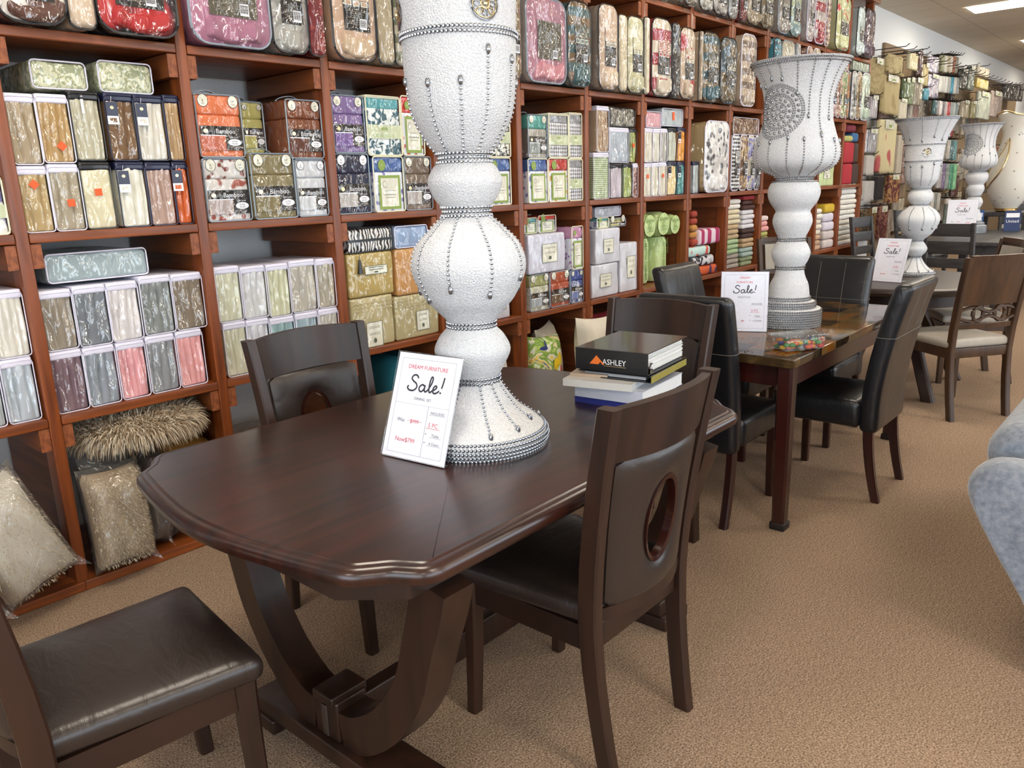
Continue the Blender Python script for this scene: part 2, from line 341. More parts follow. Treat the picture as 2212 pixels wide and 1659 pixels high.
# ================================================================ ROOM
BH = 3.62; WY = .6
structure(MB().box((11, -4.0, -.05), (34, 9.2, .1), carpet()), 'floor')
structure(MB().box((11, -4.0, BH+.05), (34, 9.2, .1), ceilm()), 'ceiling')
WALLM = plain('white_wall_paint', 'eceff0', .8, bump=.1)
structure(MB().box((11, WY+.1, BH/2), (34, .2, BH), WALLM), 'wall_back')
WP = plain('shop_wall_paint', 'b7ab98', .8)
def windowed(name, a0, a1, gaps, z0, z1, axis, pos):
    m = MB(); cur = a0
    def bx(p, q, za, zb):
        if axis == 'x': m.box(((p+q)/2, pos, (za+zb)/2), (q-p, .15, zb-za), WP)
        else: m.box((pos, (p+q)/2, (za+zb)/2), (.15, q-p, zb-za), WP)
    for g0, g1 in gaps: bx(cur, g0, 0, BH); bx(g0, g1, 0, z0); bx(g0, g1, z1, BH); cur = g1
    bx(cur, a1, 0, BH); structure(m, name)
    for i, (g0, g1) in enumerate(gaps):
        f = MB(); al = plain('window_aluminium', '5a5a5c', .4, .8)
        for k in range(4):
            c = g0+.03+(g1-g0-.06)*k/3
            if axis == 'x': f.box((c, pos, (z0+z1)/2), (.05, .06, z1-z0), al)
            else: f.box((pos, c, (z0+z1)/2), (.06, .05, z1-z0), al)
        structure(f, 'window_%d' % (i+1+(3 if axis == 'y' else 0)))
windowed('wall_front', LX, 28, ADDED_WIN_F, .3, 3.1, 'x', FY); windowed('wall_left', FY, WY, [(WIN_L[0], WIN_L[1])], WIN_L[2], WIN_L[3], 'y', LX)  # front wall windows are added to give the plastic brighter highlights
structure(MB().box((27.9, -4, BH/2), (.2, 9.0, BH), plain('far_wall_paint', 'b9a98e', .8)), 'wall_far')
structure(MB().box((16.8, WY-.02, 1.6), (9.4, .04, 3.2), plain('tan_slatwall', '8a755a', .8)), 'trim_1')
DIF = emit('fff3e0', LAMP); FRM = plain('lamp_frame', 'e8e4da', .5)
def troffer(x, y, lab):
    t = thing('ceiling_light', lab, 'ceiling light', (x, y, BH), 0, 'ceiling light panels')
    m = MB(); m.frame(-.3, .3, -.6, .6, .03, 0, FRM); m.xf(Matrix.Rotation(PI/2, 4, 'X')); m.xf(Matrix.Translation((0, 0, -.012)))
    m.build('frame', t)
    MB().box((0, 0, -.006), (.54, 1.14, .006), DIF).build('diffuser', t)
troffer(13.15, -.78, 'bright rectangular light panel in the ceiling, nearer of the two visible')
troffer(17.15, -.78, 'small bright ceiling light panel, farther of the two visible')
for i, (x, y) in enumerate([(9.1, -1.6), (5.1, -1.6), (1.1, -1.6), (21.2, -.78), (-2.4, -2.4), (1.1, -4.6), (5.1, -4.6), (9.1, -4.6), (13.15, -4.6), (17.15, -4.6), (-2.4, -5.6), (1.1, -7.2), (5.1, -7.2), (9.1, -7.2)]):
    troffer(x, y, 'rectangular light panel in the ceiling outside the picture')
# ================================================================ RACK
PX0, BW = 1.0223, .6762      # right edge of the first post and bay pitch
PW = .044; LV = [.04, .70, 1.368, 2.055, 2.70]; TH = .034; DEP = .57
def post_x(i): return PX0+BW*i
rack = thing('shelving_rack', 'tall red-brown pine shelving rack full of bedding along the wall', 'shelves', (0, 0, 0))
BAY0, BAY1 = -2, 12
for i in range(BAY0, BAY1+2):
    x = post_x(i)-PW/2; top = 3.30 if i >= 12 else 2.98
    p = MB(); p.rbox((0, .045, top/2), (PW, .09, top-.002), .005, RACKV); p.build('post', rack, (x, 0, 0))
    d = MB(); z = .042
    d.box((0, .33, 1.45), (.018, .478, 2.8), RACKD)
    dv = d.build('divider', rack, (x, 0, 0))
    for k, L in enumerate(LV):
        if k == 0: continue
        for s in (-1, 1):
            c = MB(); zc = L-TH-.0465; c.rbox((0, 0, 0), (.036, .555, .088), .004, RACKD); c.rect(-.0175, .0175, -.043, .043, -.2785, ENDG)
            cl = c.build('cleat', dv, (s*(PW/2+.019), .285, zc))
for i in range(BAY0, BAY1+1):
    x0, x1 = post_x(i), post_x(i+1)-PW; xc = (x0+x1)/2
    for k, L in enumerate(LV):
        if k == 4 and i < 4: continue
        m = MB()
        if k == 0: m.rbox((0, .29, -.0), (x1-x0+PW, .60, .038), .004, RACK); m.build('base_board', rack, (xc, -.006, .0195)); continue
        m.rbox((0, DEP/2+.0, 0), (x1-x0-.003, DEP, TH), .004, RACK); m.build('shelf_board', rack, (xc, -.002, L-TH/2))
m = MB(); m.rbox((0, .3, 0), (1.0, .62, .035), .004, RACK); m.build('top_board', rack, (9.45, -.01, 3.318))
# ================================================================ PACKS
rnd = random.Random(7)
FO = {}
def ordn(i, n):
    w_ = ['first', 'second', 'third', 'fourth', 'fifth', 'sixth', 'seventh', 'eighth', 'ninth', 'tenth', 'eleventh', 'twelfth', 'thirteenth', 'fourteenth', 'fifteenth', 'sixteenth', 'seventeenth', 'eighteenth', 'nineteenth', 'twentieth']
    if n == 1: return 'alone'
    if i == 0: return 'leftmost'
    if i == n-1: return 'rightmost'
    return w_[i]+' from left'
def folds(w, d, h, seed, n=3, amp=.013):
    r = random.Random(seed); cs = [(-.5+(k+.7+r.uniform(-.25, .25))/(n+.4))*w for k in range(n)]; bd = [r.uniform(-.05, .05) for _ in cs]; am = [r.uniform(.5, 1.)*amp for _ in cs]
    def f(p):
        y = p.y
        if y < -d/2+.02:
            e = 0
            for c, b, a in zip(cs, bd, am): e += a*math.exp(-((p.x-c-b*p.z-.006*math.sin(9*p.z+seed))/(.055*w))**2)
            y += e*(1-min(1, abs(p.z)/(h*.5))**6)
            y += .004*math.sin(7*p.z/h+seed)*math.sin(5*p.x/w+seed)
        return (p.x, y, p.z)
    return f
def edge_loop(w, z0, z1, y, r=.012, n=3):
    pts = []
    for (cx, cz, a0) in ((w/2-r, z1-r, 0), (-w/2+r, z1-r, PI/2), (-w/2+r, z0+r, PI), (w/2-r, z0+r, 1.5*PI)):
        for k in range(n+1): a = a0+k/n*PI/2; pts.append((cx+r*math.cos(a), y, cz+r*math.sin(a)))
    return pts
def lines(m, x0, x1, zs, y, mat, t=.002, jit=.2):
    r = random.Random(len(zs))
    for z in zs:
        q = (x1-x0)*r.uniform(0, jit)/2; m.rect(x0+q, x1-q, z, z+t, y, mat)
def sheet(t, w, d, h, c, o, seed):
    f = fabric(c, o.get('c2'), o.get('pat'), o.get('s', 24)); bandc = {'w': WHT, 'n': NAVY, 'k': BLK}[o.get('b', 'w')]; y = -d/2
    nf = 10 if w*h > .02 else 5
    MB().rbox((0, 0, h/2-.008), (w-.006, d-.006, h-.022), .009, f, (nf*2, 2, 5), folds(w-.006, d-.006, h-.02, seed, rnd.choice([2, 3, 4]) if not o.get('flat') else 1, .014 if not o.get('flat') else .003)).build('folded_fabric', t)
    MB().rbox((0, 0, h-.017), (w, d, .032), .007, bandc, (1, 1, 1)).build('zipper_band', t)
    m = MB(); pm = bandc if o.get('b', 'w') != 'w' else WHT
    m.tube(edge_loop(w, .002, h-.012, y), .0022, pm, 5, True); m.build('piping', t)
    if o.get('zip'): m = MB(); m.ball((-w*.1, y-.004, h-.02), .008, SIL); m.rbox((-w*.1, y-.006, h-.055), (.009, .004, .05), .001, PAPER); m.build('zipper_pull', t)
    if o.get('st'):
        m = MB(); sx, sz, ro = o['st']; q = .018
        vs = [(sx*w+q*math.cos(ro+a), y-.003, sz*h+q*math.sin(ro+a)) for a in (PI/4, 3*PI/4, 5*PI/4, 7*PI/4)]; m.add([(a, b+.0, c_) for a, b, c_ in vs], [(0, 1, 2, 3)], ORG)
        m.build('price_sticker', t)['label'] = 'orange price sticker'
    if o.get('tag'):
        m = MB(); x = -w*.28; m.rect(x-.021, x+.021, h-.085, h-.035, y-.0045, NAVY); m.rect(x-.021, x+.021, h-.115, h-.085, y-.0045, PAPER); m.rect(x-.013, x+.013, h-.108, h-.092, y-.005, f)
        m.oval(x, h-.055, .007, .006, y-.005, GOLD, 10); m.tube([(x, y-.003, h-.035), (x+.003, y-.004, h-.015)], .0008, PAPER, 4); m.build('hang_tag', t)
def bamboo(t, w, d, h, c, o, seed):
    f = fabric(c, o.get('c2'), o.get('pat'), o.get('s', 30)); g = fabric(o.get('tc', c), o.get('tc2'), o.get('tpat'), 40); y = -d/2
    def dsp(hh):
        return lambda p: (p.x, p.y+(.006*math.exp(-(p.x/.006)**2) if p.y < -d/2+.03 else 0)+.002*math.sin(p.z*40+seed), p.z)
    MB().rbox((0, 0, h*.34), (w-.008, d-.008, h*.67), .010, f, (4, 2, 4)).build('folded_fabric', t)
    MB().rbox((0, 0, h*.83), (w-.006, d-.006, h*.32), .012, g, (12, 2, 4), dsp(h)).build('pillowcase_fold', t)
    for q in (y+.002, -y): m = MB(); m.tube(edge_loop(w, .003, h-.003, q), .0032, GRY, 5, True); m.build('piping', t)
    m = MB(); a = w*.46; z0, z1 = h*.12, h*.50; Y = y-.0015
    m.rect(-a, a, z0, z1, Y, DKC); m.rect(-a, w*.08, z0, z1-h*.15, Y-.0004, fabric(o.get('pc', c), None, None)); m.rect(-a, w*.1, z1-h*.155, z1-h*.14, Y-.0006, PAPER)
    m.text('Bamboo', w*.1, z1-h*.115, h*.105, Y-.0008, PAPER, maxw=w*.58); m.text('2000 Series', w*.27, z1-h*.185, h*.035, Y-.0008, PAPER, maxw=w*.34)
    m.oval(w*.28, z0+h*.125, w*.15, h*.055, Y-.0008, PAPER); m.text('ULTRA', w*.28, z0+h*.13, h*.034, Y-.0012, INK, maxw=w*.22); m.text(o.get('u', 'PLUSH'), w*.28, z0+h*.092, h*.034, Y-.0012, INK, maxw=w*.22)
    m.text('6 PIECE SHEET SET', w*.28, z0+h*.045, h*.018, Y-.0008, PAPER, maxw=w*.3); m.text('FULL', w*.28, z0+h*.012, h*.028, Y-.0008, PAPER, maxw=w*.16)
    m.oval(-w*.34, z1-h*.08, w*.055, h*.035, Y-.0008, GOLD, 8); m.build('label', t)
    for sx, tx in ((-1, '6'), (1, '14"')):
        m = MB(); x, z = sx*w*.33, h*.89; m.oval(x, z, w*.115, w*.125, y-.001, PAPER if o.get('ow') else CRCARD, 20); m.ring(x, z, w*.115, w*.125, .0018, y-.0014, INK); m.text(tx, x, z-.004, h*.05, y-.0018, INK, maxw=w*.13); lines(m, x-w*.05, x+w*.05, [z-w*.05, z-w*.07], y-.0018, INK, .001); m.build('size_sticker', t)
    m = MB(); m.tube(cat([(-w*.38, 0, h-.004), (-w*.3, -.01, h+.012), (0, -.01, h+.022), (w*.22, 0, h+.012), (w*.3, 0, h-.004)], 4), .004, GRY, 4, sq=(2.2, .5)); m.build('handle', t)
def micro(t, w, d, h, c, o, seed):
    y = -d/2; g = fabric(c); f = fabric(o.get('bc', 'dfe3ea'), o.get('c2', '7a78a8'), o.get('pat', 'floral'), 30)
    MB().rbox((0, 0, h*.36), (w-.006, d-.006, h*.72), .008, f, (2, 2, 2)).build('folded_fabric', t); MB().rbox((0, 0, h*.85), (w-.005, d-.005, h*.26), .010, g, (6, 2, 3), folds(w, d, h*.3, seed, 2, .006)).build('pillowcase_fold', t)
    for q in (y, -y): m = MB(); m.tube(edge_loop(w, .003, h-.003, q), .0035, CRM, 5, True); m.build('piping', t)
    m = MB(); a = w*.36; m.rect(-a, a, h*.05, h*.66, y-.002, GRN); m.rect(-a*.8, a*.8, h*.1, h*.61, y-.0026, CRCARD); m.ring(-a*.45, h*.5, w*.07, h*.06, .0014, y-.003, INK); m.text('microbamboo', 0, h*.3, h*.05, y-.003, INK, maxw=a*1.35)
    lines(m, -a*.6, a*.6, [h*.38, h*.26], y-.003, INK, .0015); m.text('6', a*.45, h*.12, h*.05, y-.003, GRN); m.build('label', t)
    m = MB(); m.oval(-w*.22, h*.84, w*.12, w*.14, y-.001, GRN); m.text('6', -w*.22, h*.825, h*.05, y-.0016, CRCARD); m.build('size_sticker', t)
def geo(t, w, d, h, c, o, seed):
    y = -d/2; MB().rbox((0, 0, h*.40), (w-.006, d-.006, h*.79), .008, fabric(c, o.get('c2', '77787c'), o.get('pat', 'geo'), o.get('s', 18)), (2, 2, 2)).build('folded_fabric', t)
    MB().rbox((0, 0, h*.88), (w-.008, d-.006, h*.2), .010, fabric(o.get('tc', '8b8c90')), (6, 2, 3), folds(w, d, h*.3, seed, 3, .006)).build('pillowcase_fold', t)
    for q in (y, -y): m = MB(); m.tube(edge_loop(w, .003, h-.003, q), .004, CRM, 5, True); m.build('piping', t)
    m = MB(); m.rect(-w*.49, w*.49, h*.29, h*.52, y-.0015, LGRN); m.rect(-w*.09, w*.09, h*.43, h*.475, y-.002, GRN); m.text('QUEEN', 0, h*.438, h*.03, y-.0026, CRCARD, maxw=w*.15); lines(m, -w*.3, w*.3, [h*.36, h*.34, h*.32], y-.002, GRN, .0012); m.build('label', t)
    MB().rbox((0, 0, h-.006), (w-.002, d, .014), .005, CRM).build('zipper_band', t)
def boxed(t, w, d, h, c, o, seed):
    y = -d/2
    MB().rbox((0, 0, h/2), (w, d, h-.002), .012, fabric(c, o.get('c2'), o.get('pat'), o.get('s', 24), .6, .3), (6, 2, 6), lambda p: (p.x, p.y+.003*math.sin(p.z*30+seed)*math.cos(p.x*18) if p.y < 0 else p.y, p.z)).build('folded_fabric', t)
    if o.get('braid'):
        m = MB()
        for k in range(3):
            for q in range(8): m.tube([( -w*.45+q*w*.118+u*w*.11, y-.001, h*(.72+.07*k)+math.sin(u*PI)*h*.035) for u in (0, .25, .5, .75, 1)], .0022, fabric(c), 4)
        m.build('braid_stitching', t)
    m = MB(); lx, lz, lw, lh = o.get('lab', (0, .5, .42, .42)); a, b = lw*w/2, lh*h/2; X, Z = lx*w, lz*h; dk = plain('label_border', '5a6152', .5)
    m.rect(X-a, X+a, Z-b, Z+b, y-.0045, CRCARD); m.frame(X-a, X+a, Z-b, Z+b, .003, y-.005, dk); lines(m, X-a*.7, X+a*.7, [Z+b*.6, Z+b*.5, Z+b*.1, Z-b*.02], y-.005, dk, .0018)
    m.oval(X, Z-b*.5, a*.22, b*.22, y-.005, dk, 6); m.build('label', t)
def flat(t, w, d, h, c, o, seed):
    MB().rbox((0, 0, h/2), (w, d, h), min(.02, h*.3), fabric(c, o.get('c2'), o.get('pat'), o.get('s', 24)), (6, 3, 3), lambda p: (p.x, p.y, p.z-.003+.003*math.sin(p.x*25+seed) if p.z > 0 else p.z)).build('folded_fabric', t)
    m = MB(); tm = {'w': WHT, 'k': BLK, 'n': NAVY}[o.get('b', 'w')]; m.tube(edge_loop(w-.004, .004, h-.003, -d/2+.002, min(.015, h*.25)), .003, tm, 5, True); m.build('piping', t)
    if o.get('st'): m = MB(); m.rect(-.01, .02, h*.35, h*.8, -d/2-.004, ORG); m.build('price_sticker', t)
    if o.get('tassel'): m = MB(); m.rect(-w/2, w/2, h*.45, h*.55, -d/2-.003, BLK); m.tube([(-w*.3, -d/2-.01, h*.5), (-w*.3, -d/2-.012, -.03)], .0015, BLK, 4); m.tube([(-w*.3, -d/2-.012, -.03), (-w*.3, -d/2-.012, -.10)], lambda u: .005+.010*u, BLK, 6); m.build('tassel', t)
BAGM = lambda c, c2, pat, s: fabric(c, c2, pat, s, .9, .9, 'bagged_comforter')
def rrect(w, h, r, n=5):
    pts = []
    for (cx, cz, a0) in ((w/2-r, h-r, 0), (-w/2+r, h-r, PI/2), (-w/2+r, r, PI), (w/2-r, r, 1.5*PI)):
        for k in range(n+1): a = a0+k/n*PI/2; pts.append((cx+r*math.cos(a), cz+r*math.sin(a)))
    return pts
def bag(t, w, d, h, c, o, seed):
    r = min(.07, w*.3); A = rrect(w, h, r); n = len(A); f = BAGM(c, o.get('c2'), o.get('pat'), o.get('s', 12)); tr = {'k': BLK, 'w': WHT, 'g': GRY}[o.get('b', 'k')]
    sid = BAGM(o.get('sc', c), None, None, 12)
    def ring(y, sc_): return [((x)*sc_, y, h/2+(z-h/2)*(1-(1-sc_)*w/h)) for x, z in A]
    m = MB(); fr = [ring(-d/2-.022, .45), ring(-d/2-.02, .72), ring(-d/2-.012, .9), ring(-d/2, 1)]
    vs = [p for q in fr for p in q]; fs = [(i*n+k, i*n+(k+1) % n, (i+1)*n+(k+1) % n, (i+1)*n+k) for i in range(3) for k in range(n)]+[tuple(range(n))[::-1]]
    m.add(vs, fs, f)
    bk = [ring(-d/2, 1), ring(-d/4, .985), ring(0, 1.0), ring(d/4, .985), ring(d/2, 1), ring(d/2+.012, .8)]
    m.loft(bk, sid, cap=False); m.add(bk[-1], [tuple(range(n))], sid); m.build('comforter', t)
    for q in (-d/2-.001, d/2): m = MB(); m.tube([(x, q, z) for x, z in A], .0055, tr, 5, True); m.build('piping', t)
    if w > .10 and not o.get('nc'):
        m = MB(); a = w*.30; z0, z1 = h*.27, h*.72; cm = OLV if o.get('card') == 'o' else DKC; Y = -d/2-.0245
        m.rect(-a, a, z0, z1, Y, cm); lines(m, -a*.8, a*.8, [z0+h*.02*k for k in range(3, 10)], Y-.001, plain('card_print', '8b8577', .5), .002, .9)
        if o.get('card') != 'o':
            m.rect(-a, a, z1-h*.16, z1, Y-.0006, BAGM(c, o.get('c2'), o.get('pat'), 30))
            for k in (-1, 0, 1): m.rect(k*a*.62-a*.26, k*a*.62+a*.26, z1-h*.215, z1-h*.165, Y-.001, CRCARD); m.rect(k*a*.62-a*.2, k*a*.62+a*.2, z1-h*.208, z1-h*.172, Y-.0014, sid)
        bx = a*.45; m.rect(bx-.02, bx+.02, z0+.01, z0+.055, Y-.001, PAPER)
        for k in range(7): m.rect(bx-.016+k*.0048, bx-.0135+k*.0048, z0+.018, z0+.05, Y-.0014, INK)
        m.build('insert_card', t)
    if w > .16:
        m = MB(); m.rbox((0, -d/2-.018, h*.13), (w*.72, .05, h*.2), .022, BAGM(o.get('lc', c), None, None, 12), (8, 1, 3), lambda p: (p.x, p.y+.010*math.sin(p.x*70+seed)+.01, p.z+.008*math.sin(p.x*34+seed))); m.build('folded_edge', t)
def towel(t, w, d, h, c, o, seed):
    MB().rbox((0, 0, h/2), (w, d, h), min(h*.42, .028), cloth(c, o.get('c2'), o.get('pat'), o.get('s', 30)), (6, 3, 1), lambda p: (p.x, p.y+.006*math.sin(p.x*20+seed), p.z-.006*abs(math.sin(p.x*16+seed*2))*(1-abs(p.y)/d) if p.z > 0 else p.z)).build('folded_towel', t)
NAMES = {'sheet': ('sheet_set', 'bedding pack'), 'bamboo': ('bamboo_sheet_set', 'bedding pack'), 'micro': ('microfiber_sheet_set', 'bedding pack'), 'geo': ('patterned_sheet_set', 'bedding pack'), 'boxed': ('boxed_sheet_set', 'bedding pack'),
         'flat': ('flat_bedding_pack', 'bedding pack'), 'bag': ('comforter_bag', 'comforter bag'), 'towel': ('towel', 'towel')}
BLD = dict(sheet=sheet, bamboo=bamboo, micro=micro, geo=geo, boxed=boxed, flat=flat, bag=bag, towel=towel)
def clear_of_rack(x0, x1, y0, z1, shelf):
    up = [L for L in LV+[3.3] if L > shelf+.1][0]; z1 = min(z1, up-TH-.006); g = .0035
    for i in range(BAY0, BAY1+2):
        p = post_x(i); a, b = p-PW-g, p+g
        if z1 > up-.13: a -= .038; b += .038
        if x0 < b and x1 > a:
            if (x0+x1)/2 < (a+b)/2: x1 = a; x0 = min(x0, x1-.02)
            else: x0 = b; x1 = max(x1, x0+.02)
    return x0, x1, z1
def cell(phrase, shelf, rows, group, dep=.34, y=.022, lim=None):
    """rows bottom to top; item = (style, xl, xr, yt, yb, colour, description, options) in picture pixels of the front face, placed on the shelf's front plane"""
    placed = []
    for rn, row in rows:
        prev = None; got = []
        for it in row:
            st, xl, xr, yt, yb, c, desc = it[:7]; o = it[7] if len(it) > 7 else {}
            yy = o.get('y', y); ym = (yt+yb)/2; xm = (xl+xr)/2
            x0, x1 = on_y(xl, ym, yy).x, on_y(xr, ym, yy).x; z0, z1 = on_y(xm, yb, yy).z, on_y(xm, yt, yy).z
            got.append([it, o, yy, x0, x1, z0, z1])
        got.sort(key=lambda g: g[3])
        for a, b in zip(got, got[1:]):
            if a[1].get('free') or b[1].get('free'): continue
            if a[4] > b[3]-.004: mdl = (a[4]+b[3])/2; a[4] = mdl-.002; b[3] = mdl+.002
        if lim:
            sh = max(0, lim[0]+.004-got[0][3]); got[0][3] += sh
            if got[-1][4] > lim[1]-.003: got[-1][4] = lim[1]-.003
        for i, (it, o, yy, x0, x1, z0, z1) in enumerate(got):
            st, c, desc = it[0], it[5], it[6]; d = o.get('d', dep); base = shelf
            for (a, b, q, ztop, y0, y1) in placed:
                if min(b, x1)-max(a, x0) > .004 and y0 < yy+d and y1 > yy: base = max(base, ztop)
            if o.get('fz'): base = z0
            x0, x1, z1 = clear_of_rack(x0, x1, yy, z1, shelf)
            if st == 'bag': base += .0065
            h = max(.03, z1-base-.001)
            if o.get('h'): h = o['h']
            nm, ct = NAMES[st]; same = [g[0][6] for g in got].count(desc) > 1; ph = phrase[4:] if phrase.startswith('the ') else phrase
            bits = [desc]+([ordn(i, len(got))] if same else [])+([rn.replace('in ', '')] if rn else [])+[ph]; lab = ', '.join(bits)
            seed = rnd.random()*50
            t = thing(o.get('nm', nm), lab, o.get('ct', ct), ((x0+x1)/2, yy+d/2+.002, base+.0005), o.get('rz', 0), group)
            BLD[st](t, x1-x0, d, h, c, o, seed); placed.append((x0, x1, base, base+h+.001, yy, yy+d))
L0, L1, L2, L3, L4 = LV
def lim(i): return (post_x(i), post_x(i+1)-PW)
S = 'sheet'; W_, N_, K_ = {}, {'b': 'n'}, {'b': 'k'}
def u(*ds, **k):
    r = {}
    for d in ds: r.update(d)
    r.update(k); return r
cell('the orange-stickered shelf', L2, [('in lower row', [
    (S, 44, 111, 357, 501, 'b39b6c', 'gold-beige sheet set', u(st=(0, .72, .8))), (S, 112, 179, 353, 500, 'a59a84', 'taupe-beige sheet set', u(st=(.1, .42, .05))),
    (S, 180, 247, 348, 495, 'd8d0ae', 'cream sheet set with black zipper', u(K_, st=(0, .55, .05), flat=1)), (S, 258, 320, 348, 489, 'dedccd', 'white sheet set with navy zipper and tag', u(N_, tag=1)),
    (S, 321, 377, 349, 484, 'b79a8d', 'dusty pink sheet set with navy zipper', N_), (S, 379, 437, 348, 481, 'd2622a', 'bright orange sheet set', u(N_, tag=1))]),
    ('in upper row', [(S, 14, 84, 200, 354, 'a8977c', 'beige sheet set', W_), (S, 85, 155, 202, 353, 'b0905e', 'golden beige sheet set', u(st=(.1, .25, .8))), (S, 157, 222, 196, 345, 'b9b49c', 'sage cream sheet set with black zipper', u(K_, zip=1)),
    (S, 233, 295, 200, 346, '76583a', 'brown sheet set with hang tag', u(N_, tag=1)), (S, 296, 358, 204, 345, 'd6d2c6', 'white sheet set with hang tag', u(N_, tag=1)), (S, 360, 420, 205, 345, 'b99a72', 'tan sheet set with navy zipper', N_)]),
    ('on top', [('flat', 67, 188, 130, 200, 'cfd0b0', 'sage scroll-print comforter pack', u(c2='9ba27f', pat='damask', s=30, y=.05, d=.45)), ('flat', 213, 329, 133, 197, 'cfd0b0', 'sage scroll-print comforter pack', u(c2='9ba27f', pat='damask', s=30, y=.05, d=.45))])], 'zipped sheet sets on the stickered shelf', lim=lim(0))
cell('the shelf above the fur pillow', L1, [('in lower row', [
    (S, 115, 186, 755, 886, '7a626b', 'mauve sheet set', u(zip=0)), (S, 187, 256, 745, 875, '8f97a0', 'blue-grey sheet set', W_), (S, 258, 320, 735, 860, 'e0a0a4', 'pink sheet set', W_), (S, 322, 384, 721, 847, '8b8f94', 'grey sheet set', W_), (S, 386, 443, 711, 833, 'e5a3a3', 'salmon pink sheet set', W_)]),
    ('in upper row', [(S, 87, 163, 625, 758, '8f8474', 'taupe sheet set', W_), (S, 164, 236, 614, 742, '73797f', 'slate grey sheet set', W_), (S, 237, 304, 607, 734, 'd2cccb', 'pale blush sheet set', W_), (S, 307, 374, 593, 720, '7f8482', 'green-grey sheet set', W_), (S, 376, 444, 588, 710, '827462', 'brown taupe sheet set', W_)]),
    ('on top', [('flat', 98, 321, 541, 607, '9dadb0', 'large pale teal flat comforter pack', u(y=.05, d=.42))])], 'white-zipped sheet sets on the lower left shelf', lim=lim(0))
cell('the lower shelf at left edge', L1, [('in lower row', [(S, -60, 5, 785, 917, 'b9c0c0', 'pale grey-green sheet set', W_), (S, 8, 80, 772, 903, 'b3bcc4', 'pale blue-grey sheet set', W_)]), ('in upper row', [(S, -92, -20, 640, 780, 'c9c6b6', 'ivory sheet set', W_), (S, -18, 58, 625, 768, 'd5d1c6', 'cream sheet set', W_)])], 'sheet sets at the left edge', lim=lim(-1))
cell('the upper shelf at left edge', L2, [('', [('geo', -60, 20, 380, 503, 'dfe0da', 'white pack with purple leaf print', u(c2='5a5688', pat='floral', s=22))])], 'sheet sets at the left edge', lim=lim(-1))
B = 'bamboo'
cell('the shelf of six bamboo packs', L2, [('in lower row', [
    (B, 444, 542, 341, 476, 'd9d4cf', 'floral and maroon bamboo sheet set', u(c2='9b4a3c', pat='floral', s=26, tc='d9d4cf', tc2='7a3324', tpat='floral', pc='b9aaa6', d=.2)), (B, 545, 639, 330, 473, '867a55', 'olive bamboo sheet set', u(y=.0, u='SOFT', d=.2)), (B, 642, 717, 343, 464, 'cfd2d6', 'white bamboo sheet set', u(ow=1, d=.2))]),
    ('in upper row', [(B, 427, 524, 203, 340, 'e07a4e', 'coral orange bamboo sheet set', u(pc='c86f58', d=.2)), (B, 524, 571, 219, 323, 'b9b36b', 'yellow-green bamboo sheet set', u(y=.15, d=.2)), (B, 622, 704, 215, 342, '7a4224', 'rust brown bamboo sheet set', u(pc='5f3525', d=.22))])], 'bamboo sheet sets', lim=lim(1), dep=.2)
cell('the shelf behind dining chair', L1, [('in lower row', [(S, 487, 537, 694, 808, 'c9c7ad', 'pale cream sheet set', W_), (S, 538, 586, 687, 800, 'cfcfd4', 'white sheet set', W_), (S, 589, 640, 683, 795, '8fadb0', 'aqua sheet set', W_), (S, 643, 691, 673, 785, '97adb7', 'light blue sheet set', W_), (S, 693, 737, 664, 775, 'b9b5aa', 'light taupe sheet set', W_)]),
    ('in upper row', [(S, 468, 522, 574, 690, 'c9c8ad', 'cream sheet set', W_), (S, 525, 577, 573, 686, 'cdcdcd', 'white sheet set', W_), (S, 580, 627, 568, 679, 'c8c8a8', 'ivory sheet set', W_), (S, 629, 684, 560, 668, 'b3ada0', 'greige sheet set', W_), (S, 686, 727, 557, 664, 'aba391', 'taupe sheet set', W_)])], 'white-zipped sheet sets behind the dining chair', lim=lim(1))
cell('the shelf left of the tall vase', L2, [('in lower row', [(B, 728, 800, 331, 460, '22253f', 'navy bamboo sheet set', u(pc='b9b4b0', ow=1, d=.2)), ('micro', 809, 873, 337, 459, '41639f', 'blue-topped sheet set with green label', u(c2='7f79b5', d=.2)), (B, 876, 940, 337, 453, '79695a', 'taupe bamboo sheet set', u(pc='b3aca6', d=.2))]),
    ('in upper row', [(B, 720, 788, 205, 328, '80689b', 'purple bamboo sheet set', u(pc='75569b', d=.2)), ('geo', 793, 866, 207, 335, 'dfe6e4', 'teal and white damask sheet set', u(c2='2f5b6b', pat='damask', tc='4b9ba3', s=22, d=.2)), ('micro', 869, 936, 208, 335, 'cf3b2f', 'red-topped floral sheet set', u(c2='c0573a', d=.2))])], 'sheet sets left of the tall vase', lim=lim(2), dep=.2)
cell('the shelf of tan boxes', L1, [('in lower row', [('boxed', 760, 852, 640, 739, 'b9ab80', 'tan boxed sheet set with braid trim', u(braid=1, lab=(0, .25, .38, .5), d=.3)), ('boxed', 856, 949, 634, 734, 'b3a67c', 'tan boxed sheet set with framed label', u(braid=1, lab=(.1, .38, .3, .46), d=.3))]),
    ('in middle row', [('boxed', 752, 851, 545, 640, 'b59d5e', 'gold sheet set with dark label', u(c2='98958a', lab=(.1, .6, .5, .2), d=.3)), ('boxed', 857, 925, 535, 634, 'c38f55', 'orange-tan sheet set', u(lab=(.3, .2, .3, .3), d=.3))]),
    ('on top', [('flat', 746, 850, 491, 545, 'e3e0dc', 'zebra print pack with black tassel', u(c2='18181b', pat='zebra', s=16, b='k', tassel=1, d=.25)), ('flat', 853, 925, 486, 534, '8ea5c6', 'light blue folded comforter pack', u(d=.3))])], 'boxed bedding on the tan shelf', lim=lim(2), dep=.3)
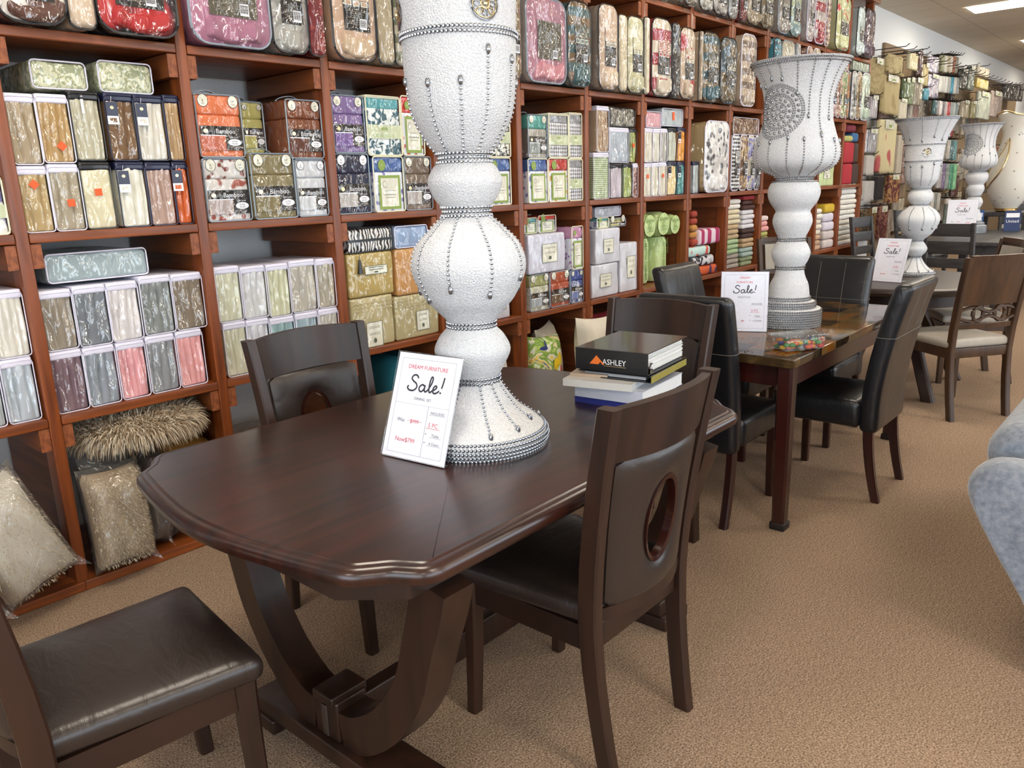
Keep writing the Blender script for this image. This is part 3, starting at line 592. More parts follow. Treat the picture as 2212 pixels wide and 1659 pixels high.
cell('the shelf behind tall vase', L2, [('in lower row', [('micro', 975, 1040, 340, 446, '7b8ab0', 'blue-grey sheet set', u(d=.2)), ('micro', 1056, 1104, 340, 445, '41639f', 'blue-topped sheet set', u(c2='7f79b5', d=.2))]), ('in upper row', [('geo', 1056, 1102, 232, 338, 'e4e4d6', 'cream and black damask sheet set', u(c2='26262b', pat='damask', s=30, d=.2))])], 'sheet sets behind the tall vase', lim=lim(3), dep=.2)
cell('the low shelf behind tall vase', L1, [('', [('boxed', 985, 1050, 600, 700, 'cfcfd6', 'white boxed sheet set', u(d=.3)), ('boxed', 1070, 1102, 620, 688, 'd2d2dc', 'small white boxed sheet set', u(d=.3))])], 'sheet sets behind the tall vase', lim=lim(3), dep=.3)
cell('the shelf right of tall vase', L2, [('in lower row', [('micro', 1142, 1184, 342, 441, '3f5f9c', 'blue-topped sheet set with green label', u(c2='7f79b5', d=.24)), ('micro', 1186, 1228, 341, 438, 'b82f2a', 'red-topped sheet set with green label', u(c2='d8a23a', d=.24)), ('geo', 1230, 1270, 342, 436, 'd4d4da', 'grey geometric sheet set', u(d=.24, y=.02))]),
    ('in upper row', [(B, 1142, 1183, 247, 339, 'cfcabb', 'striped teal bamboo sheet set', u(c2='6d6a64', pat='stripe', s=20, tc='4f9c90', pc='8a938f', d=.24)), ('geo', 1186, 1228, 245, 338, 'd4d4da', 'grey geometric queen sheet set', u(d=.24)), ('geo', 1230, 1270, 244, 339, 'd4d4da', 'grey geometric queen sheet set', u(d=.24))])], 'sheet sets right of the tall vase', lim=lim(4), dep=.24)
cell('the shelf of white boxes', L1, [('in lower row', [(B, 1146, 1188, 592, 681, 'b3b294', 'sage leaf-print bamboo sheet set', u(c2='dcdad0', pat='damask', tc='9fa067', pc='a7b0b5', d=.24)), (B, 1190, 1232, 585, 672, 'b2502d', 'orange and lime bamboo sheet set', u(pc='6b5138', d=.24)), (B, 1234, 1272, 581, 666, '3a4f95', 'blue and white bamboo sheet set', u(c2='c9cddb', pat='damask', pc='6f80b4', d=.24))]),
    ('in upper row', [('boxed', 1143, 1222, 504, 589, 'cfcfdc', 'large white boxed sheet set', u(lab=(.05, .5, .42, .48), d=.28)), ('micro', 1236, 1273, 487, 581, 'c38bab', 'pink and lavender sheet set with handle', u(c2='9a6fae', d=.24))]),
    ('on top at back', [('micro', 1133, 1160, 470, 505, '4c9c9a', 'teal-topped sheet set', u(y=.1, d=.2)), ('micro', 1163, 1201, 464, 500, 'cf4733', 'red-topped sheet set', u(y=.1, d=.2))])], 'boxed bedding on the white shelf', lim=lim(4), dep=.24)
cell('the shelf of mixed packs', L2, [('in lower row', [(S, 1283, 1316, 329, 427, 'c9cdb8', 'clear green-striped pack', u(c2='7f9a5e', pat='hstripe')), (S, 1319, 1345, 353, 427, 'b7adb8', 'lavender sheet set', K_), (S, 1347, 1366, 352, 426, '97a45a', 'green sheet set', K_), (S, 1368, 1382, 352, 424, 'c2aca4', 'pink floral sheet set', u(c2='8a5a52', pat='damask'))]),
    ('in upper row', [(S, 1290, 1316, 228, 326, 'b9a184', 'tall tan striped pack', u(c2='8a6a4c', pat='stripe')), (S, 1318, 1359, 275, 350, 'a7b2bd', 'blue-grey sheet set', u(flat=1)), (S, 1361, 1376, 276, 348, '97a05a', 'olive green sheet set', u(K_, st=(0, .5, 0)))]),
    ('on top', [('flat', 1319, 1388, 232, 270, '8b877b', 'grey patterned flat pack', u(c2='55524a', pat='damask', b='k'))])], 'mixed bedding packs', lim=lim(5))
cell('the shelf left of green rolls', L1, [('in lower row', [('boxed', 1279, 1336, 570, 649, 'cfcfd8', 'white boxed sheet set', u(d=.28)), ('boxed', 1341, 1382, 523, 634, 'd2d2da', 'tall white boxed sheet set', u(lab=(.1, .5, .5, .45), d=.28))]),
    ('in upper row', [('boxed', 1288, 1340, 493, 570, 'cfcfd8', 'white boxed sheet set with crest label', u(d=.28))]), ('on top', [('micro', 1290, 1315, 470, 492, '4f9f9f', 'teal-topped sheet set', u(y=.06, d=.2)), (B, 1318, 1352, 470, 520, 'b9b27a', 'yellow bamboo sheet set', u(y=.06, d=.2))]), ('topmost', [('flat', 1286, 1342, 446, 470, 'b9bcc6', 'pale flat pack', u(y=.06, d=.25))])], 'white boxes left of the green rolls', lim=lim(5), dep=.28)
cell('the mustard and teal shelf', L2, [('in lower row', [(S, 1391, 1408, 352, 421, 'd2ccba', 'cream sheet set', u(st=(0, .6, 0))), (S, 1409, 1424, 351, 420, 'd2ccba', 'cream sheet set', W_), (S, 1425, 1440, 350, 419, 'cfc9b8', 'ivory sheet set', u(st=(0, .6, 0))), (S, 1442, 1462, 349, 417, 'd6c08a', 'yellow sheet set', u(N_, tag=1)), (S, 1464, 1483, 349, 415, '3f8a86', 'teal sheet set', u(N_, tag=1))]),
    ('in upper row', [(S, 1393, 1411, 276, 346, 'd0cbbc', 'cream sheet set', W_), (S, 1412, 1427, 277, 346, 'cdcabc', 'ivory sheet set', W_), (S, 1428, 1442, 277, 346, 'a9a69e', 'grey sheet set', W_), (S, 1444, 1462, 276, 345, 'b4b6a6', 'sage sheet set', K_), (S, 1464, 1484, 275, 345, 'd08a1e', 'mustard sheet set', u(N_, tag=1))]),
    ('on top', [('flat', 1396, 1429, 240, 275, 'cf98a0', 'pink flat pack', W_), ('flat', 1431, 1476, 234, 274, 'a9b4b8', 'pale blue flat pack', u(st=1))])], 'sheet sets on the mustard and teal shelf', lim=lim(6))
cell('the shelf with big beige bag', L2, [('', [(S, 1497, 1513, 348, 413, 'a9b0b0', 'pale blue and beige sheet set', N_), ('bag', 1520, 1573, 262, 410, 'd9d8d6', 'beige bag of white paw-print bedding', u(c2='55555a', pat='floral', s=18, sc='b39b70', b='w', nc=1, d=.36, y=-.02))])], 'bedding beside the paw-print bag', lim=lim(7))
cell('the shelf left of second vase', L2, [('in lower row', [('bag', 1580, 1596, 291, 408, 'cfcfca', 'black and white striped bag', u(c2='26262a', pat='hstripe', s=10, b='w')), ('bag', 1598, 1613, 292, 407, '6f5236', 'brown print bag', u(c2='a98a5e', pat='damask', b='w')), ('bag', 1615, 1628, 293, 406, 'b0a894', 'beige print bag', u(c2='6a6aa0', pat='damask', b='w')), ('bag', 1630, 1643, 294, 405, '7d7d84', 'grey print bag', u(c2='3a3a40', pat='stripe', b='w'))]), ('on top', [('flat', 1585, 1640, 254, 286, '87694a', 'brown print flat pack', u(c2='5a3a22', pat='damask'))])], 'slim bagged blankets left of the second vase', lim=lim(8))
def ladder(n, xl, xr, yt, yb, cols, desc, grp, where, shelf, o={}):
    p0, p1 = on_y(xl, (yt+yb)/2, .03), on_y(xr, (yt+yb)/2, .03); zt = on_y((xl+xr)/2, yt, .03).z; hh = (zt-shelf)/n; r = random.Random(n+xl)
    names = o.get('names')
    for i in range(n):
        c = cols[min(len(cols)-1, i*len(cols)//n)]; wv = r.uniform(-.002, .012); ax, bx, _ = clear_of_rack(p0.x, p1.x, .03, shelf+hh*(i+1), shelf); p0.x, p1.x = ax, bx
        t = thing(o.get('nm', 'towel'), '%s %s, %s %s' % (c[1], desc, ('bottom' if i == 0 else 'topmost' if i == n-1 else ordn(i, n).replace(' from left', '')+' from bottom'), where), o.get('ct', 'towel'), ((p0.x+p1.x)/2, .03+.15+wv, shelf+hh*i+.0005), 0, grp)
        towel(t, (p1.x-p0.x)*r.uniform(.95, 1), .30, hh-.001, c[0], {}, r.random()*9)
ladder(14, 1571, 1599, 430, 578, [('a59a92', 'greige'), ('a5bd92', 'mint green'), ('b9a07c', 'tan'), ('d3c6a8', 'beige'), ('dcd8d0', 'white')], 'folded towel', 'folded towels in the left stack', 'in beige-green towel stack', L1)
ladder(15, 1605, 1631, 422, 566, [('8a9573', 'olive'), ('9fb3ad', 'pale blue'), ('b79c78', 'tan'), ('3f2622', 'dark brown'), ('d5d3d6', 'white'), ('d2d0d2', 'white'), ('452420', 'brown'), ('8f2028', 'red')], 'folded towel', 'folded towels in the right stack', 'in red-topped towel stack', L1)
ladder(9, 1644, 1660, 466, 555, [('3f9ab0', 'turquoise'), ('c9a9a0', 'beige'), ('a9a860', 'lime'), ('d79a98', 'pink'), ('d8c8c4', 'pale')], 'folded towel', 'folded towels behind the second vase', 'of pink stack beside vase', L1)
ladder(6, 1497, 1510, 455, 520, [('a3402c', 'red'), ('b98040', 'gold'), ('9a3a28', 'rust')], 'shiny folded throw', 'throws on the sports blanket shelf', 'in small red-gold pile', L1+.20)
for k, (x0, x1, yt, yb, c, c2, pt, ds) in enumerate([(1492, 1552, 560, 590, 'c8582a', '2b2050', 'floral', 'orange and purple folded fleece blanket'), (1492, 1548, 535, 560, '22222a', 'c9c9cf', 'damask', 'black and white folded fleece blanket'), (1490, 1540, 515, 537, 'b9d6d0', 'c8483e', 'floral', 'aqua folded fleece blanket with red print')]):
    p0, p1 = on_y(x0, (yt+yb)/2, .0), on_y(x1, (yt+yb)/2, .0); z = L1+.0005+k*.083
    t = thing('fleece_blanket', ds+', low shelf left of towels', 'blanket', ((p0.x+p1.x)/2, .16, z), 0, 'folded fleece blankets'); towel(t, min(.58, p1.x-p0.x)-.01*k, .3, .08, c, {'c2': c2, 'pat': pt, 's': 14}, k*3.)
t = thing('fleece_blanket', 'magenta rolled fleece blanket with white stripe lying on the pile', 'blanket', (6.15, .17, L1+.2505), .0, 'folded fleece blankets'); towel(t, .36, .3, .13, 'a2265a', {'c2': 'd9c5cf', 'pat': 'stripe', 's': 2.5}, 2.)
# comforter shelf
G = 'bag'
cell('the long shelf, upper left', L3, [('', [
    (G, -75, 136, -130, 64, '5c3a30', 'brown giraffe-print comforter bag', u(c2='d8d2c8', pat='cells', s=9, d=.34)), (G, 139, 196, -130, 70, 'ccb79f', 'slim peach quilted comforter bag', u(d=.34, nc=1)), (G, 203, 399, -135, 92, '1f1d1f', 'black comforter bag with red floral print', u(c2='b3262a', pat='floral', s=5, lc='b3262a', d=.34)),
    (G, 405, 578, -125, 112, 'a76f88', 'mauve pink comforter bag with olive card', u(card='o', b='g', d=.34)), (G, 583, 660, -110, 121, 'a5a49d', 'grey quilted comforter bag', u(c2='8a8a84', pat='cells', s=16, d=.34)), (G, 663, 705, -100, 128, '6f1c22', 'slim dark red comforter bag', u(c2='8c3434', pat='damask', d=.34)),
    (G, 711, 808, -100, 142, 'c4a58c', 'peach beige comforter bag', u(lc='cbb294', d=.34)), (G, 812, 845, -95, 146, 'ab9c80', 'slim tan comforter bag', u(d=.34)), (G, 848, 880, -95, 150, 'a9a18c', 'cream and green striped comforter bag', u(c2='6a6b52', pat='hstripe', s=4, d=.34)),
    (G, 1010, 1060, -40, 176, '8a7a66', 'brown comforter bag hidden by the vase', u(d=.34))])], 'comforter bags on the long shelf', y=-.05)
cell('the long shelf right of tall vase', L3, [('', [
    (G, 1085, 1129, -20, 182, '7c6444', 'brown comforter bag', u(d=.34)), (G, 1133, 1222, -4, 189, 'a87585', 'pink comforter bag with olive card', u(card='o', lc='c9868f', sc='b9b4ae', b='g', d=.34)), (G, 1226, 1281, 4, 193, '3e5a5c', 'teal and brown comforter bag', u(c2='6a5236', pat='hstripe', s=3, lc='2d5558', d=.34)), (G, 1287, 1333, 9, 200, 'c2a993', 'beige blush comforter bag', u(lc='c9b297', sc='9c9184', d=.34)),
    (G, 1336, 1352, 32, 203, 'c9bca0', 'slim ivory comforter bag', u(d=.34)), (G, 1355, 1388, 36, 206, 'b4b08c', 'sage and cream comforter bag', u(c2='cfc9ac', pat='hstripe', s=3, d=.34)), (G, 1391, 1405, 38, 208, 'c4baa0', 'slim cream comforter bag', u(d=.34)), (G, 1408, 1449, 40, 213, 'c3b6a2', 'cream and crimson comforter bag', u(c2='932f3a', pat='hstripe', s=2, sc='98283a', d=.34)),
    (G, 1452, 1466, 50, 215, '3b3936', 'slim charcoal comforter bag', u(d=.34)), (G, 1469, 1500, 60, 217, 'b7a48e', 'beige comforter bag with red roses', u(c2='a03038', pat='floral', s=4, d=.34)), (G, 1503, 1514, 66, 219, 'a9977e', 'slim beige comforter bag', u(d=.34)), (G, 1517, 1553, 70, 222, '6d5c40', 'brown comforter bag with teal base', u(c2='2f4a50', pat='hstripe', s=2.5, lc='2c5560', d=.34)),
    (G, 1557, 1597, 82, 226, '5f5036', 'gold-brown comforter bag with teal base', u(c2='2f4650', pat='damask', s=6, d=.34)), (G, 1601, 1632, 74, 224, 'b3a08a', 'beige quilt bag with white trim', u(c2='7a6656', pat='hstripe', s=3, b='w', nc=1, d=.34))])], 'comforter bags on the long shelf', y=-.05)
cell('the shelf behind second vase', L3, [('', [(G, 1665, 1683, 72, 240, '3f8593', 'teal blanket bag', u(c2='2a5b66', pat='hstripe', s=6, d=.3)), (G, 1687, 1714, 80, 243, 'b9b096', 'cream blanket bag', u(b='g', d=.3)), (G, 1717, 1738, 84, 246, 'a9a49c', 'pale grey blanket bag', u(b='g', d=.3)), (G, 1741, 1752, 92, 248, 'a07c6a', 'slim rosy blanket bag', u(b='w', d=.3)), (G, 1755, 1769, 96, 249, 'b9a98e', 'ivory blanket bag', u(b='w', d=.3))])], 'blanket bags behind the second vase', y=-.03)
cell('the row right of second vase', L3, [('', [(G, 1781, 1792, 152, 250, 'b9a080', 'beige floral quilt bag', u(c2='7a8a5a', pat='floral', b='w', d=.3)), (G, 1794, 1806, 152, 251, 'a98a86', 'purple floral quilt bag', u(c2='6a4a7a', pat='floral', b='w', d=.3)), (G, 1808, 1816, 153, 252, '9a6f5e', 'rust floral quilt bag', u(c2='b9a08a', pat='damask', b='w', d=.3)), (G, 1818, 1827, 153, 252, 'b9ac8a', 'yellow leaf quilt bag', u(c2='6f8a5a', pat='damask', b='w', d=.3)), (G, 1829, 1838, 154, 253, 'b37a4a', 'orange print quilt bag', u(c2='5a7a80', pat='damask', b='w', d=.3)),
    (G, 1840, 1848, 154, 253, '7d7f78', 'grey print quilt bag', u(c2='b0b0a4', pat='damask', b='w', d=.3)), (G, 1850, 1859, 155, 254, '7a6448', 'brown print quilt bag', u(c2='a08a60', pat='damask', b='w', d=.3)), (G, 1861, 1878, 158, 254, 'a3b3a0', 'pale green damask quilt bag', u(c2='c9d2c2', pat='damask', b='w', d=.3))]),
    ('on top', [('flat', 1838, 1880, 118, 158, '8f9a8a', 'sage green comforter pack with black trim', u(b='k', d=.35)), ('flat', 1800, 1835, 118, 150, 'a89c6a', 'gold comforter pack', u(b='w', d=.35))])], 'slim quilt bags right of the second vase', y=-.02)
cell('the top shelf', L4, [('', [(G, 1385, 1432, -90, 6, 'b5afa8', 'pale grey comforter bag', u(b='g', d=.3)), (G, 1480, 1510, -60, 10, '6a6355', 'dark taupe comforter bag', u(d=.3)), (G, 1512, 1540, -60, 20, 'a8a49a', 'silver comforter bag', u(d=.3)), (G, 1542, 1572, -55, 30, '9a948c', 'grey leaf comforter bag', u(d=.3)), (G, 1574, 1594, -50, 34, '8a8a88', 'slim grey comforter bag', u(d=.3)), (G, 1597, 1612, -50, 37, '703030', 'slim maroon comforter bag', u(d=.3)), (G, 1615, 1642, -50, 42, '9c8b70', 'tan comforter bag', u(d=.3)), (G, 1645, 1676, -50, 50, '77684c', 'bronze comforter bag', u(d=.3)),
    (G, 1682, 1706, -40, 62, '989086', 'greige blanket bag', u(b='g', d=.3)), (G, 1709, 1730, -40, 68, '88a0a0', 'pale aqua floral quilt bag', u(c2='c2c9a4', pat='damask', d=.3)), (G, 1733, 1759, -35, 74, 'b0a6a4', 'crinkled white blanket bag', u(b='w', d=.3)), (G, 1762, 1783, -30, 84, '9c2430', 'red and white blanket bag', u(c2='b9b0aa', pat='hstripe', s=2, b='w', d=.3, nc=1)), (G, 1785, 1803, -25, 86, '85645a', 'brown-red print blanket bag', u(c2='b9a08a', pat='hstripe', s=6, b='w', d=.3)),
    (G, 1807, 1836, -10, 100, 'c0c290', 'green floral quilt bag with red flowers', u(c2='c8453c', pat='floral', s=8, d=.3)), (G, 1845, 1866, 12, 108, 'b6c4c2', 'pale blue comforter bag', u(d=.3)), (G, 1868, 1893, 20, 118, '4a3440', 'dark purple comforter bag at the rack end', u(nc=1, d=.3))])], 'comforter bags on the top shelf', y=-.04)
cell('the shelf right of second vase', L2, [('in lower row', [('boxed', 1771, 1802, 348, 392, 'a9bf74', 'green boxed pillow', u(c2='d5dfb4', pat='stripe', s=14, d=.3)),]), ('in upper row', [('boxed', 1774, 1806, 300, 347, 'a9bf74', 'green boxed pillow', u(c2='d5dfb4', pat='stripe', s=14, d=.3))]), ('on top', [('towel', 1778, 1797, 276, 299, '6f1f30', 'maroon rolled mat', u(nm='rolled_mat', ct='mat'))])], 'boxed pillows right of the second vase')
cell('the last shelf before the wall', L2, [('in lower row', [('towel', 1823, 1843, 353, 389, 'a3202c', 'red plush blanket', {}), ('towel', 1844, 1856, 352, 387, '3f2a24', 'brown plush blanket', {}), ('towel', 1857, 1863, 352, 386, '45688a', 'blue plush blanket', {})]), ('in upper row', [('towel', 1824, 1845, 306, 352, 'a3202c', 'red plush blanket', {}), ('towel', 1846, 1857, 308, 352, '43302a', 'brown plush blanket', {}), ('towel', 1858, 1866, 308, 351, '4f7aa0', 'blue plush blanket', {})]),
    ('on top', [('towel', 1828, 1843, 292, 306, 'a9a86a', 'sage bath mat', {'nm': 'bath_mat', 'ct': 'mat'}), ('towel', 1844, 1856, 286, 306, '35618c', 'blue bath mat', {'nm': 'bath_mat', 'ct': 'mat'})]), ('topmost', [('towel', 1833, 1851, 264, 286, '6f1f30', 'maroon bath mat', {'nm': 'bath_mat', 'ct': 'mat'})])], 'plush blankets at the rack end')
ladder(12, 1815, 1850, 397, 520, [('cfcac0', 'ivory'), ('dedbd6', 'white'), ('d9d4ca', 'cream'), ('e0ded9', 'bright white')], 'lace placemat bundle', 'white lace bundles', 'of tall white lace stack', L1, {'nm': 'lace_bundle', 'ct': 'linens'})
ladder(8, 1736, 1776, 452, 540, [('b9977c', 'tan'), ('d5cdbb', 'cream'), ('dedbd0', 'ivory')], 'folded napkin stack', 'cream napkins', 'of napkin pile right of vase', L1, {'nm': 'napkin', 'ct': 'napkin'})
ladder(5, 1782, 1804, 440, 530, [('c4b9b4', 'pale'), ('cfc9d4', 'lilac white'), ('c9a92e', 'yellow')], 'ruffled cloth', 'ruffled cloths', 'of yellow-topped pile', L1, {'nm': 'ruffled_cloth', 'ct': 'linens'})
# ================================================================ PILLOWS AND LOWEST SHELF
def cushion(m, c, w, h, th, mat, rot=None, n=14, e=4, drop=0):
    vs = []; fs = []; N = n+1
    for sd in (-1, 1):
        for i in range(N):
            for j in range(N):
                a, b = -1+2*i/n, -1+2*j/n; k = max(0, (1-abs(a)**e)*(1-abs(b)**e))**.55; pin = 1-.07*(1-abs(b)**2)*abs(a)**3; pj = 1-.07*(1-abs(a)**2)*abs(b)**3
                vs.append(Vector((a*w/2*pin, sd*th/2*k+.006*math.sin(7*a+5*b)*k, b*h/2*pj)))
    for i in range(n):
        for j in range(n):
            q = (i*N+j, (i+1)*N+j, (i+1)*N+j+1, i*N+j+1); fs.append(q); fs.append(tuple(x+N*N for x in q[::-1]))
    M = (rot or Matrix.Identity(4)); vs = [M @ v+Vector(c) for v in vs]; return m.add(vs, fs, mat)
RX = lambda a: Matrix.Rotation(a, 4, 'X'); RY = lambda a: Matrix.Rotation(a, 4, 'Y'); RZ = lambda a: Matrix.Rotation(a, 4, 'Z')
def fur(m, n, surf, ln, mats, seed, droop=.6, wd=.0035):
    r = random.Random(seed); V = {k: ([], []) for k in range(len(mats))}
    for _ in range(n):
        p, nr = surf(r); k = r.randrange(len(mats)); vs, fs = V[k]; L = ln*r.uniform(.6, 1.25); side = nr.cross(Vector((r.uniform(-1, 1), r.uniform(-1, 1), r.uniform(-1, 1)))).normalized()*wd/2
        d = (nr+Vector((r.uniform(-.3, .3), r.uniform(-.3, .3), -droop*.6))).normalized(); mid = p+d*L*.5; tip = mid+(d+Vector((0, 0, -droop))).normalized()*L*.55
        b = len(vs); vs += [p-side, p+side, mid+side*.8, mid-side*.8, tip]; fs += [(b, b+1, b+2, b+3), (b+3, b+2, b+4)]
    for k, (vs, fs) in V.items(): m.add(vs, fs, mats[k])
def ell(c, a, b, h, zmin=-1.):
    def f(r):
        while True:
            v = Vector((r.gauss(0, 1), r.gauss(0, 1), r.gauss(0, 1))).normalized()
            if v.z > zmin: break
        return Vector(c)+Vector((v.x*a, v.y*b, v.z*h)), Vector((v.x/a, v.y/b, v.z/h)).normalized()
    return f
FUR1 = [plain('fur_a', 'dccab0', .8), plain('fur_b', 'b59c7c', .8), plain('fur_c', 'f0e6d2', .8), plain('fur_d', '7d6850', .8)]
FUR2 = [plain('gold_fur_a', 'a87420', .7), plain('gold_fur_b', '7a5214', .7), plain('gold_fur_c', 'c9983a', .7)]
FUR3 = [plain('cream_fur_a', 'dccbae', .8), plain('cream_fur_b', 'c9b48e', .8), plain('cream_fur_c', 'ece0c8', .8)]
t = thing('fur_pillow', 'long-haired beige fur pillow lying across bagged pillows, lowest shelf', 'pillow', (1.355, .16, .49)); m = MB(); m.rbox((0, 0, .07), (.36, .28, .09), .04, FUR1[1], (4, 4, 1)); m.build('pillow_core', t)
m = MB(); fur(m, 9000, ell((0, 0, .07), .25, .21, .07, -.35), .055, FUR1, 3, .8); m.build('fur', t)['kind'] = 'stuff'
t = thing('fur_pillow', 'golden brown fur pillow half hidden behind the dining table', 'pillow', (1.52, .21, .05)); m = MB(); m.rbox((0, 0, .21), (.26, .3, .40), .08, FUR2[1], (3, 3, 3)); m.build('pillow_core', t)
m = MB(); fur(m, 4500, ell((0, 0, .225), .10, .16, .18), .03, FUR2, 4, .7); m.build('fur', t)['kind'] = 'stuff'
def bagged(name, lab, loc, rz, w, h, th, tilt, c, furm=None, n=0, tail=True, roll=0, dust=None):
    t = thing(name, lab, 'pillow', loc, rz, 'pillows in clear bags'); M = RY(roll) @ RX(tilt); zc = (abs(math.cos(roll))*h+abs(math.sin(roll))*w)/2*math.cos(tilt)
    m = MB(); cushion(m, (0, 0, zc), w, h, th, fabric(c, None, None, 24, .35, .5), M)
    m.build('pillow', t)
    if furm:
        def sf(r):
            a, b = r.uniform(-.93, .93), r.uniform(-.93, .93); k = ((1-a**4)*(1-b**4))**.55; return (M @ Vector((a*w/2, -th/2*k-.0, b*h/2)))+Vector((0, 0, zc)), (M @ Vector((a*.5, -1, b*.4)).to_4d()).to_3d().normalized()
        m = MB(); fur(m, n, sf, .013, furm, 5, .6, .003); m.build('fur', t)['kind'] = 'stuff'
    m = MB(); cushion(m, (0, 0, zc+.004), w*1.09, h*1.07, th*1.16, CLR, M, 12, 5)
    if tail:
        q = [M @ Vector(v)+Vector((0, 0, zc)) for v in ((w*.30, -.02, -h*.44), (w*.5, -.02, -h*.40), (w*.58, -.045, -h*.56))]; m.add(q, [(0, 1, 2)], CLR)
        q = [M @ Vector(v)+Vector((0, 0, zc)) for v in ((-w*.45, -.01, h*.48), (w*.45, -.01, h*.48), (w*.3, .05, h*.66), (-w*.4, .06, h*.62))]; m.add(q, [(0, 1, 2, 3)], CLR)
    m.build('plastic_bag', t)['label'] = 'clear crinkled plastic bag'
    return t
bagged('bagged_pillow', 'beige fur pillow standing in clear bag under fur pillow', (1.16, -.00, .056), .0, .22, .40, .19, -.10, 'b8a384', FUR3, 2600)
bagged('bagged_pillow', 'dark brown pillow in clear bag beside beige fur one', (1.345, .08, .056), .1, .10, .38, .16, -.14, '4a382e', None, 0, True, .16)
bagged('bagged_pillow', 'slim dark brown bagged pillow touching the golden fur pillow', (1.435, .10, .056), .1, .06, .38, .16, -.14, '4e3b30', None, 0, False, .10)
bagged('bagged_pillow', 'large cream fur pillow in clear bag, lowest shelf at left edge', (.775, -.03, .056), .1, .27, .45, .22, -.16, 'e0dacb', FUR3, 1100, True, -.34)
bagged('bagged_pillow', 'flat cream bagged pillow leaning under the large cream one', (.50, -.20, .05), .1, .22, .40, .10, -.3, 'd2c5a8', FUR3, 700, True, -.35)
bagged('bagged_pillow', 'small white bagged pillow cut by the left edge near floor', (.50, -.17, .056), .0, .16, .22, .10, -.3, 'd8d2c4', None, 0, False, -.2)
for k, (z, h, c) in enumerate([(.048, .070, 'b3986c'), (.119, .072, 'a8906e'), (.193, .075, 'b79c72'), (.27, .07, 'a99279')]):
    w_ = .56-.02*(k % 2); t = thing('bagged_blanket', '%s tan blanket folded in clear bag behind first dining chair' % ['bottom', 'second lowest', 'third lowest', 'topmost'][k], 'blanket', (2.01, .26+.01*k, z), 0, 'bagged tan blankets')
    MB().rbox((0, 0, h/2), (w_, .42, h), h*.45, fabric(c, None, None, 24, .8, .9), (10, 5, 1), lambda p, k=k: (p.x, p.y+.01*math.sin(p.x*23+k), p.z+.008*math.sin(p.x*19+k*2+p.y*9))).build('folded_blanket', t)
    m = MB(); m.add([(-w_/2+.0, -.21, h*.4), (-w_/2-.0, -.19, h*.1), (-w_/2+.10, -.26, h*.0), (-w_/2+.12, -.21, h*.4)], [(0, 1, 2, 3)], CLR); m.build('plastic_bag_corner', t)
for k in range(2): t = thing('teal_towel', ['teal towel hanging folded behind the first dining chair', 'darker teal towel beside its pair behind the chair'][k], 'towel', (2.74+.11*k, .18, .042), 0, 'teal towels'); MB().rbox((0, 0, .28), (.10, .3, .55), .04, cloth(['1d6f80', '17606f'][k]), (3, 2, 6), lambda p, k=k: (p.x+.008*math.sin(p.z*30+k), p.y+.01*math.sin(p.z*17+k), p.z)).build('folded_towel', t)
def pil(lab, x, y, z, w, h, th, rx, ry, rz, mat, nm='throw_pillow'):
    t = thing(nm, lab, 'pillow', (x, y, z), rz); m = MB(); cushion(m, (0, 0, h/2*math.cos(ry)*math.cos(rx)+.01), w, h, th, mat, RY(ry) @ RX(rx)); m.build('pillow_cover', t); return t
def petals():
    t_ = NT('floral_pillow_print'); v = t_.coord(); a = t_.new('TexVoronoi', Scale=7.); t_.l(v, a.inputs['Vector']); n_ = t_.new('TexNoise', Scale=6., Distortion=2.); t_.l(v, n_.inputs['Vector'])
    o = t_.ramp(n_.outputs[0], [(.38, lin('e9ecdf')), (.44, lin('a9c45a')), (.5, lin('6f9a3a')), (.54, lin('e8e6d8')), (.62, lin('f0d23a')), (.7, lin('3a78b8'))]); t_.l(o, t_.b.inputs['Base Color']); t_.b.inputs['Roughness'].default_value = .8; return t_.mat
fp = pil('white pillow printed with tulips and a blue butterfly', 3.95, .07, .06, .36, .46, .16, -.12, .10, .0, petals())
m = MB()
def on_pillow(cx, cz, a, b, mat, n=16, lift=.004):
    M = RY(.10) @ RX(-.12); vs = []
    for k_ in range(n):
        x = (cx+a*math.cos(2*PI*k_/n))*.8; z = cz-.24+b*math.sin(2*PI*k_/n); A, B2 = x/.18, z/.23; kk = max(0, (1-A**4)*(1-B2**4))**.55
        vs.append(M @ Vector((x, -.08*kk-lift, z))+Vector((0, 0, .24)))
    x = cx*.8; z = cz-.24; kk = max(0, (1-(x/.18)**4)*(1-(z/.23)**4))**.55; vs.append(M @ Vector((x, -.08*kk-lift-.002, z))+Vector((0, 0, .24)))
    m.add(vs, [(i, (i+1) % n, n) for i in range(n)], mat)
for (cx, cz, a, b, c) in ((.07, .13, .055, .028, '2f6fb5'), (.04, .17, .045, .035, '3f86cc'), (.09, .155, .03, .018, 'd8452a')): on_pillow(cx, cz, a, b, plain('butterfly_'+c, c, .8))
for (cx, cz, a, b, c) in ((.11, .30, .03, .045, 'f0cf20'), (.06, .27, .03, .04, 'eac820'), (.13, .22, .013, .05, 'c92a2a'), (-.08, .38, .05, .012, '2a3a7a'), (-.05, .40, .012, .03, '2a3a7a')): on_pillow(cx, cz, a, b, plain('print_'+c, c, .8))
m.build('printed_motif', fp)
CREAMC = cloth('d9d2c2')
pil('cream pillow squeezed against tulip-print pillow', 4.12, .16, .06, .27, .50, .16, -.1, -.1, .3, CREAMC)
pil('ivory pillow with pinked edge behind second dining chair', 4.31, -.13, .012, .42, .60, .17, -.1, .05, -.1, CREAMC)
pil('patterned maroon and cream cushion under tulip pillow', 3.86, -.10, .045, .24, .14, .10, -.2, .05, .0, fabric('d5cec4', '7a2a2a', 'damask', 12, 0, 0))
